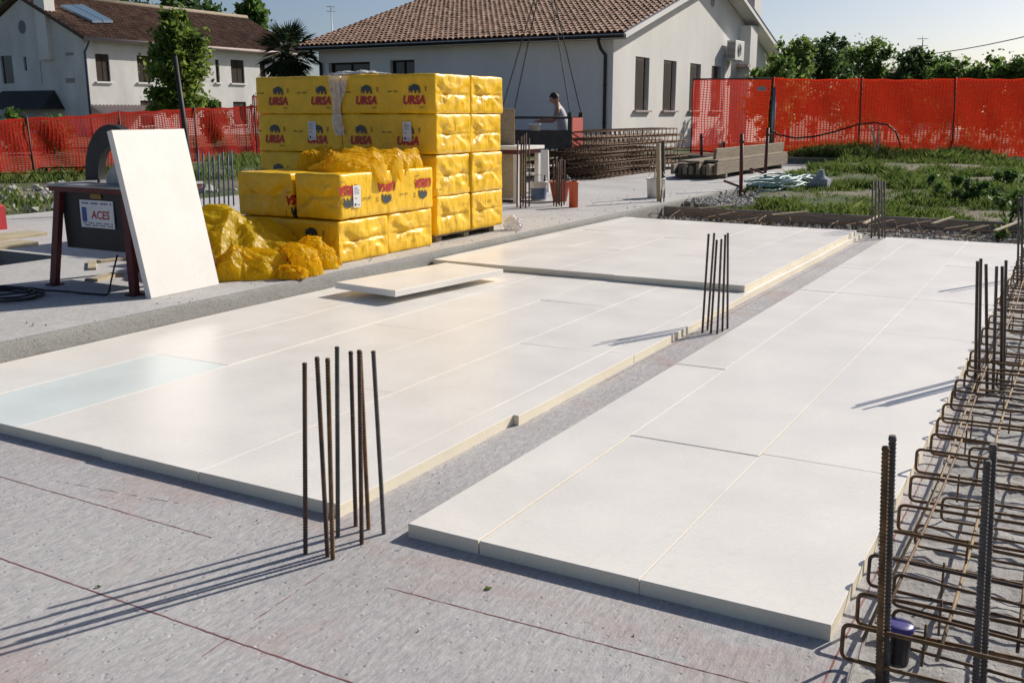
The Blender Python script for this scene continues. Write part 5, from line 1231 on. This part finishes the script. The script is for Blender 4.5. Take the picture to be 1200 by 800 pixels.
for dz in (0.05,0.35): MB().tube([(-0.28,-0.16,zt-dz),(0.28,0.16,zt-dz)],0.02,5).build('arm','steel',am)

# ================================================================== FENCES
def net_fence(name,pts,tops,label,post_px=(),cx=0.085,cz=0.05,wx=0.032,wz=0.024,sag=0.03,posts=True):
    e=empty(name,(pts[0][0],pts[0][1],pts[0][2])); tag(e,label,'fence'); O=Vector(pts[0])
    P=[Vector(p) for p in pts]; seg=[(P[i+1]-P[i]).length for i in range(len(P)-1)]; tot=sum(seg); ph=rnd(0,9)
    def base(s):
        i=0
        while i<len(seg)-1 and s>seg[i]: s-=seg[i]; i+=1
        t=max(0,min(1,s/seg[i])); return P[i].lerp(P[i+1],t), tops[i]*(1-t)+tops[i+1]*t, (P[i+1]-P[i]).normalized()
    def pt(s,k):
        b_,top,d=base(s); z0=b_.z+0.04; n_=Vector((-d.y,d.x,0))
        zz=z0+(top-z0)*k; w=0.05*math.sin(s*2.6+ph+2*k)+0.035*math.sin(s*6.3+k*4)+0.025*fbm((s*3,k*4,ph))
        dz=-sag*math.sin(math.pi*((s/2.4)%1))*(k) + 0.012*math.sin(s*9+ph)
        return b_+n_*w*math.sin(math.pi*min(1,0.15+k*0.8))+Vector((0,0,zz-b_.z+dz)), d
    mb=MB(); ns=int(tot/cx); hm=max(tops)-min(p.z for p in P); nk=int(hm/cz)
    for i in range(ns+1):
        s=i*cx; 
        for k in range(0,nk,3):
            a_,d=pt(s,k/nk); b_,_=pt(s,min(1,(k+3)/nk)); w=d*wx*0.5*(1.0+0.25*math.sin(i*1.7))
            mb.add([a_-w,a_+w,b_+w,b_-w],[(0,1,2,3)])
    for k in range(nk+1):
        for i in range(0,ns,2):
            a_,d=pt(i*cx,k/nk); b_,_=pt(min(tot,(i+2)*cx),k/nk); h_=Vector((0,0,wz*0.5*(2.2 if k in (0,nk) else 1))); off=Vector((-d.y,d.x,0))*0.003
            mb.add([a_-h_+off,b_-h_+off,b_+h_+off,a_+h_+off],[(0,1,2,3)])
    mb.v=[tuple(Vector(v)-O) for v in mb.v]; n_=mb.build('net','net_red',e); n_['kind']='stuff'
    if posts:
        s=0.0
        while s<=tot+0.01:
            b_,top,d=base(min(s,tot)); MB().tube([tuple(b_-O+Vector((0.03,0.03,-0.25))),tuple(b_-O+Vector((rnd(-.05,.05),rnd(-.03,.06),top-b_.z+0.06)))],0.02,7).build('post','fence_post',e); s+=2.4
    return e
net_fence('net_fence',[(-8.0,29.2,0.33),(-5.4,29.5,0.36),(-2.2,30.1,0.36),(1.5,30.6,0.36),(6,31.2,0.36)],[2.46,2.40,2.38,2.38,2.38],'tall orange-red plastic net fence between the grass plot and the trees')
gt=net_fence('net_gate',[(-10.62,29.85,0.33),(-8.02,29.22,0.33)],[2.50,2.45],'framed gate panel covered with orange-red net before the sunlit gable',cx=0.10,wx=0.024,sag=0.0,posts=False)
O=Vector((-10.62,29.85,0.33)); a_,b_=Vector((0,0,0)),Vector((2.6,-0.63,0))
for p_,q_ in ((a_,a_+Vector((0,0,2.2))),(b_,b_+Vector((0,0,2.15))),(a_+Vector((0,0,2.18)),b_+Vector((0,0,2.13))),(a_+Vector((0,0,0.06)),b_+Vector((0,0,0.06)))): MB().tube([tuple(p_),tuple(q_)],0.022,8).build('frame_tube','fence_post',gt)
MB().tube([tuple(b_+Vector((0.04,0.05,0))),tuple(b_+Vector((0.04,0.05,1.9)))],0.07,10).build('gate_post','steel',gt)
m_=a_.lerp(b_,0.88); MB().obox(m_+Vector((0.0,-0.12,1.86)),b_.normalized()*0.14,(0,0.006,0),(0,0,0.06)).build('sign_plate','table_grey',gt)
net_fence('net_fence',[(-18.9,4.0,0.2),(-19.3,12.7,0.24),(-19.5,17.5,0.28),(-20.0,21.6,0.32)],[1.32,1.36,1.60,1.72],'low orange-red plastic net fence before the old farmhouse')
net_fence('net_fence',[(-19.7,20.6,0.3),(-19.9,22.4,0.32),(-20.0,25.5,0.33)],[1.95,1.98,1.98],'taller scrap of orange-red net behind the tall yellow stack')
# black cable slung on the right fence, stick in the grass
pts=[at_depth(a,b_,27.4) for a,b_ in ((902,151),(912,158),(932,162),(955,160),(980,154),(1005,146),(1025,144),(1040,146),(1050,155),(1055,170))]
sp=[]
for i in range(len(pts)-1):
    for t in np.linspace(0,1,6)[:-1]: sp.append(pts[i].lerp(pts[i+1],t))
sp.append(pts[-1]); pe=pts[-1]; sp.append(Vector((pe.x,pe.y,gh(pe.x,pe.y))))
tag(MB().tube(sp,0.022,6).build('slung_cable','cable_black'),'black cable slung in a curve along the tall net fence','cable')
for a,b_,c,d,lb in ((1026,203,1021,147,'pale wooden stick standing in the grass, holding up the slung cable'),(1024,203,1031,148,'crooked pale stick crossing the wooden cable prop')):
    p_=at_depth(a,b_,26.6); p_.z=gh(p_.x,p_.y)-0.05; q_=at_depth(c,d,26.9); tag(MB().tube([(0,0,0),tuple((q_-p_)*0.5+Vector((0.03,0,0))),tuple(q_-p_)],0.024,7).build('wooden_stick','pale_wood',None,p_),lb,'stick')
p_=G(903,222,ZR); 
a_,b_=at_depth(930,56,75),at_depth(1260,28,40)
tag(MB().tube([a_.lerp(b_,t)-Vector((0,0,1.0*4*t*(1-t))) for t in np.linspace(-0.3,1.2,24)],0.022,5).build('overhead_wire','cable_black'),'thin overhead wire crossing the sky above the hedge','wire')

# ================================================================== TREES AND PLANTS
def leaf_mesh(name, centers, radii, per, size, mat, flat=0.35, elong=1.7, seed=0, droop=0.0):
    """small rhombic leaves scattered through clumps (numpy)"""
    r=np.random.default_rng(seed); P=[]; 
    for c,rad,n in zip(centers,radii,per):
        d=r.normal(size=(n,3)); d/=np.linalg.norm(d,axis=1,keepdims=True)+1e-9
        k=np.minimum(1.5,np.abs(r.normal(size=(n,1)))*0.62); P.append(np.array(c)+d*k*np.array(rad))
    P=np.concatenate(P); n=len(P)
    nv=r.normal(size=(n,3)); nv[:,2]=np.abs(nv[:,2])*(1+flat); nv/=np.linalg.norm(nv,axis=1,keepdims=True)
    t=r.normal(size=(n,3)); t[:,2]-=droop; t-=nv*(t*nv).sum(1,keepdims=True); t/=np.linalg.norm(t,axis=1,keepdims=True)+1e-9
    b_=np.cross(nv,t); s=size*(0.6+0.8*r.random((n,1)))
    V=np.stack([P-t*s*elong*0.5,P+b_*s*0.5-nv*s*0.1,P+t*s*elong*0.5,P-b_*s*0.5-nv*s*0.1],1).reshape(-1,3)
    me=bpy.data.meshes.new(name); me.vertices.add(4*n); me.vertices.foreach_set('co',V.astype(np.float32).ravel())
    me.loops.add(4*n); me.loops.foreach_set('vertex_index',np.arange(4*n,dtype=np.int32)); me.polygons.add(n)
    me.polygons.foreach_set('loop_start',np.arange(0,4*n,4,dtype=np.int32)); me.polygons.foreach_set('loop_total',np.full(n,4,dtype=np.int32))
    me.update(calc_edges=True); me.materials.append(MATS[mat]); return me
def tree(name,base,height,crown,nleaf,size,mat,label,group=None,seed=0,clumps=38,trunk_r=0.12,flow=None,droop=0.0,csize=0.3):
    """crown: (cx,cy,cz,rx,ry,rz) local ellipsoid(s)"""
    r=np.random.default_rng(seed+100); e=empty(name,base); tag(e,label,'tree' if 'tree' in name or 'palm' in name else 'shrub',group)
    cs=[];rs=[]
    for (cx,cy,cz,rx,ry,rz) in crown:
        for k in range(clumps):
            d=r.normal(size=3); d/=np.linalg.norm(d); k_=r.random()**0.5*0.92
            c=np.array([cx,cy,cz])+d*k_*np.array([rx,ry,rz]); cs.append(c); q=csize*(0.55+0.9*r.random()); rs.append(np.array([q*rx,q*ry,q*rz*0.85]))
    w=np.array([float(np.prod(x_))**(2/3) for x_ in rs]); per=np.maximum(4,(nleaf*w/w.sum())).astype(int)
    cr=link('crown',leaf_mesh('crown',cs,rs,per,size,mat,seed=seed,droop=droop),e)
    mb=MB(); zt=crown[0][2]; top=Vector((crown[0][0],crown[0][1],zt+crown[0][5]*0.4)); pts=[Vector((0,0,-0.1)).lerp(top,t)+Vector((0.08*math.sin(t*5+seed),0.08*math.cos(t*4+seed),0))*t for t in np.linspace(0,1,7)]
    mb.tube(pts,[trunk_r*(1-0.8*t) for t in np.linspace(0,1,7)],9); mb.build('trunk','bark',e)
    lm=MB()
    for k in range(0,len(cs),max(1,len(cs)//16)):
        i=r.integers(2,6); a_=pts[i]; c_=Vector(cs[k]); m_=a_.lerp(c_,0.5)+Vector((0,0,0.12*(c_-a_).length)); rr=trunk_r*(1-0.8*i/6)*0.55
        lm.tube([a_,m_,c_],[rr,rr*0.6,rr*0.2],6)
    lm.build('limbs','bark',e); return e
def place(px,py,dep):
    p_=at_depth(px,py,dep); return p_
# hedge-like trees behind the tall net fence: (px centre, top px, half width px, depth, material, leaves)
hz=[(905,78,26,34.5,'leaf_mid','weeping light-green tree beside the gable end of the house',9000),
    (925,45,24,38,'leaf_light','airy pale-green tree behind the gable end, tallest tuft of the hedge',6000),
    (955,47,30,40,'leaf_dark','dense dark tree beside the airy pale one behind the net fence',9000),
    (1005,52,30,42,'leaf_mid','loose-topped tree behind the net fence, left of the gap with distant roof',7000),
    (1070,62,30,41,'leaf_dark','round dark shrubby tree behind the fence beside the distant roof',8000),
    (1108,78,26,39,'leaf_mid','low green shrub tree between the round dark one and the sparse one',5000),
    (1145,70,34,38,'leaf_light','sparse pale tree with thin twigs above the net fence',7000),
    (1195,68,36,37,'leaf_mid','leafy tree at the end of the hedge over the weedy corner',8000),
    (1040,88,34,46,'leaf_mid','low hedge bush under the distant roof behind the fence',6000),
    (1240,70,40,38,'leaf_dark','dark tree beyond the weedy corner of the fence',6000)]
for k,(px,tp,hw_,dep,mt,lb,nl) in enumerate(hz):
    c=place(px,134,dep); zt=at_depth(px,tp,dep).z; w=1.35*hw_*dep/F; bz=0.35; hgt=zt-bz+0.25; nl=int(nl*1.5)
    cz=hgt*0.60; tree('hedge_tree',(c.x,c.y,bz),hgt,[(0,0,cz*1.0,w*0.95,w*0.95,hgt*0.36),(w*0.25,0.1,cz*1.30,w*0.6,w*0.6,hgt*0.22),(-w*0.3,0,cz*1.2,w*0.5,w*0.5,hgt*0.2),(-w*0.35,0.2,cz*0.6,w*0.8,w*0.8,hgt*0.28)],nl,0.105 if dep>36 else 0.09,mt,lb,'trees behind the net fence',seed=k+1,clumps=20,trunk_r=0.07,droop=1.4 if k==0 else 0.2,csize=0.36)
# dark trees behind the farmhouse
for k,(px,tp,hw_,dep,mt,lb) in enumerate(((30,-60,70,72,'leaf_dark','dark tree rising behind the farmhouse chimney'),(150,-50,75,76,'leaf_dark','dark broad tree rising behind the middle of the farmhouse roof'),(225,-22,42,70,'leaf_dark','dark tree rising behind the end of the farmhouse ridge'),(298,-16,24,74,'leaf_mid','small round-topped tree standing alone against the sky between the houses'),(330,22,26,80,'leaf_dark','dark bush of a tree behind the palm'))):
    c=place(px,134,dep); zt=at_depth(px,tp,dep).z; w=hw_*dep/F; hgt=zt-0.3
    tree('background_tree',(c.x,c.y,0.3),hgt,[(0,0,hgt*0.66,w,w,hgt*0.32),(w*0.2,0,hgt*0.42,w*0.9,w*0.9,hgt*0.22)],12000,0.26,mt,lb,'trees behind the farmhouse',seed=40+k,clumps=34,trunk_r=0.25,csize=0.26)
# tree in front of the farmhouse
dep=37.0; c=place(213,134,dep)
def lz(py): return at_depth(213,py,dep).z-0.3
tree('garden_tree',(c.x,c.y,0.3),5.2,[(0,0,lz(95),1.45,1.35,1.25),(0.02,0,lz(55),1.02,0.95,1.05),(-0.02,0,lz(26),0.5,0.45,0.75),(-0.1,0,lz(120),1.2,1.1,0.6)],26000,0.125,'leaf_garden','tall garden tree with a pointed crown in front of the farmhouse','',seed=77,clumps=30,trunk_r=0.11,csize=0.34)
bpy.data.objects['garden_tree'].pop('group',None)
# hedge foliage low at far left
for k,(px,tp,hw_,dep) in enumerate(((15,128,28,33),(250,118,18,40),(60,138,30,30))):
    c=place(px,140,dep); zt=at_depth(px,tp,dep).z; w=hw_*dep/F
    tree('garden_shrub',(c.x,c.y,0.3),zt-0.3,[(0,0,(zt-0.3)*0.5,w,w*0.8,(zt-0.3)*0.5)],3500,0.10,'leaf_mid',['green shrub under the dark canopy of the farmhouse','green shrub behind the garden tree by the farmhouse wall','low shrub behind the net fence before the farmhouse corner'][k],'garden shrubs',seed=60+k,clumps=22,trunk_r=0.04)
# palm between the houses
dep=36; c=place(340,134,dep); zc=at_depth(340,62,dep).z
e=empty('palm_tree',(c.x,c.y,0.3)); tag(e,'fan palm with a dark shaggy crown between the two houses','palm tree')
hgt=zc-0.3; mb=MB().tube([(0.05*math.sin(t*3),0,hgt*t) for t in np.linspace(-0.03,1,14)],[0.17+0.03*(i%2) for i in range(14)],10); mb.build('trunk','bark',e)
for k in range(64):
    az=k*2.399; el=rnd(-1.1,1.35); L=rnd(0.75,1.15); d=Vector((math.cos(az)*math.cos(el),math.sin(az)*math.cos(el),math.sin(el))); tip=d*L*0.6
    fm=MB().tube([(0,0,0),tuple(tip)],0.012,4); sd=d.cross(Vector((0,0,1)))
    sd = sd.normalized() if sd.length>0.1 else Vector((1,0,0)); up=sd.cross(d)
    for j in range(17):        # fan blades
        a=(j-8)*0.155; v=(d*math.cos(a)+sd*math.sin(a)); q_=tip+v*L*0.62+Vector((0,0,-0.12*abs(a)-rnd(0,.10))); wv_=v.cross(up).normalized()*0.028
        m_=tip.lerp(q_,0.5)+up*0.02
        fm.add([tip,m_-wv_,q_,m_+wv_],[(0,1,2,3)])
    fm.build('frond','leaf_palm',e,(0,0,hgt))
# weeds along the fence and on the plot
wd=[(1080,176,0.7,0.55),(1110,172,0.8,0.7),(1140,168,0.9,0.85),(1172,170,1.0,0.9),(1195,172,1.0,1.0),(1055,184,0.6,0.35),(1020,186,0.5,0.3),(985,186,0.5,0.28),(945,184,0.45,0.25),(1215,178,1.0,1.0),
    (1120,212,0.55,0.35),(1150,216,0.5,0.3),(1185,232,0.7,0.55),(1198,245,0.55,0.5),(1175,205,0.6,0.35)]
for k,(px,py,w,hh) in enumerate(wd):
    zb=0.34 if py<190 else 0.2; dep=28.3 if py<190 else (134 and F*(CAMZ-0.2)/(py+14-134)); c=at_depth(px,py,dep); gz=gh(c.x,c.y)
    e=empty('weed_plant',(c.x,c.y,gz)); tag(e,('tall leafy weed growing along the foot of the net fence' if py<190 else 'bushy green weed growing on the grass plot'),'weed','weeds at the fence foot' if py<190 else 'weeds on the grass plot')
    r=np.random.default_rng(200+k); n=10; cs=[(r.normal()*w*0.4,r.normal()*w*0.3,hh*(0.2+0.7*r.random())) for _ in range(n)]
    link('foliage',leaf_mesh('foliage',cs,[(0.16*w,0.16*w,0.18*hh+0.03)]*n,[110]*n,0.042,'weed',seed=300+k,elong=2.2),e)
    st=MB()
    for cc in cs: st.tube([(0,0,-0.03),(cc[0]*0.6,cc[1]*0.6,cc[2]*0.6),cc],[0.008,0.006,0.003],4)
    st.build('stem','weed',e)
# grass blades
def blades(name,pts,hts,mat,label,seed):
    r=np.random.default_rng(seed); n=len(pts); P=np.array(pts); H_=np.array(hts)[:,None]
    a=r.random(n)*6.283; b_=np.stack([np.cos(a),np.sin(a),np.zeros(n)],1); w=(0.006+0.010*r.random((n,1))); lean=r.normal(size=(n,3))*np.array([0.35,0.35,0])*H_
    V=np.stack([P-b_*w,P+b_*w,P+lean*0.4+np.array([0,0,1])*H_*0.65+b_*w*0.5,P+lean+np.array([0,0,1])*H_],1).reshape(-1,3)
    me=bpy.data.meshes.new(name); me.vertices.add(4*n); me.vertices.foreach_set('co',V.astype(np.float32).ravel())
    me.loops.add(4*n); me.loops.foreach_set('vertex_index',np.arange(4*n,dtype=np.int32)); me.polygons.add(n)
    me.polygons.foreach_set('loop_start',np.arange(0,4*n,4,dtype=np.int32)); me.polygons.foreach_set('loop_total',np.full(n,4,dtype=np.int32)); me.update(calc_edges=True); me.materials.append(MATS[mat])
    return tag(link(name,me),label,'grass',kind='stuff')
pts=[];hts=[]
while len(pts)<80000:
    x=rnd(-8.5,4.0); y=14.45+(rnd(0,1)**1.25)*15.5
    if x<-5.45 and y<28.2: continue
    d=fbm((x*0.42,y*0.42,0),4)*0.9+fbm((x*1.9,y*1.9,3),3)*0.5+0.10
    if x<-4.3 and y<17.5: d-=0.5
    if d<rnd(-0.12,0.42): continue
    pts.append((x,y,gh(x,y)-0.01)); hts.append((0.06+0.16*max(0,d))*rnd(0.5,1.4)*(1.7 if y>27 else 1))
blades('grass',pts,hts,'grass','patchy rough grass on the plot beyond the formwork',1)
pts=[];hts=[]
while len(pts)<16000:
    x=rnd(-19.5,-12.7); y=rnd(4,26); d=fbm((x*0.5,y*0.5,2),4)+0.45*ss(-14.5,-18,x)
    if d<rnd(0.0,0.5): continue
    pts.append((x,y,gh(x,y)-0.01)); hts.append(rnd(0.06,0.24))
blades('grass',pts,hts,'grass','rough grass bank between the rubble and the low net fence',2)
# crumbs of mortar and a fallen leaf on the slab
mb=MB()
for k in range(200):
    x=rnd(-4.8,-0.5); y=rnd(1.2,13); 
    if not ((y<2.72) or (-2.3<x<-2.02)): continue
    s=abs(random.gauss(0.002,0.0018))+0.001; R3=Matrix.Rotation(rnd(0,6),3,'Z')
    mb.add([tuple(Vector((x,y,s*0.5))+R3@Vector(q)*s*rnd(0.7,1.2)) for q in ico],icf)
for k in range(260):
    x=XS-0.04-abs(random.gauss(0,0.8)); y=rnd(3,17); s=abs(random.gauss(0.005,0.004))+0.002
    mb.add([tuple(Vector((x,y,ZR+s*0.5))+Vector(q)*s*rnd(0.7,1.2)) for q in ico],icf)
tag(mb.build('mortar_crumbs','stone'),'tiny crumbs of mortar scattered on the slabs','crumbs',kind='stuff')
for (a,b_,sc,lb) in ((572,690,0.014,'small green leaf lying on the slab before the trench-side boards'),(115,688,0.010,'dark crumpled leaf on the slab beside the shadow of the bar cluster')):
    p_=G(a,b_,0.0); mb=MB(); mb.grid(lambda u,v:((u-0.5)*2*sc,(v-0.5)*sc*math.sin(math.pi*u)*1.3,0.001+0.006*abs(math.sin(u*4+v*3))),8,4); o=mb.build('fallen_leaf','leaf_mid',None,p_); o.rotation_euler.z=rnd(0,3); tag(o,lb,'leaf')
mb=MB()
for k in range(1100):
    x=rnd(XS,0.5); y=rnd(13.12,14.3); s=abs(random.gauss(0.014,0.012))+0.006; R3=Matrix.Rotation(rnd(0,6),3,Vector((rnd(-1,1),rnd(-1,1),rnd(-1,1))).normalized())
    mb.add([tuple(Vector((x,y,-0.04+s*0.4+0.03*abs(fbm((x*5,y*5,0)))))+R3@Vector(q)*s*rnd(0.8,1.3)) for q in ico],icf)
tag(mb.build('trench_rubble','stone'),'loose stones and mortar lumps on the far trench floor','rubble',kind='stuff')
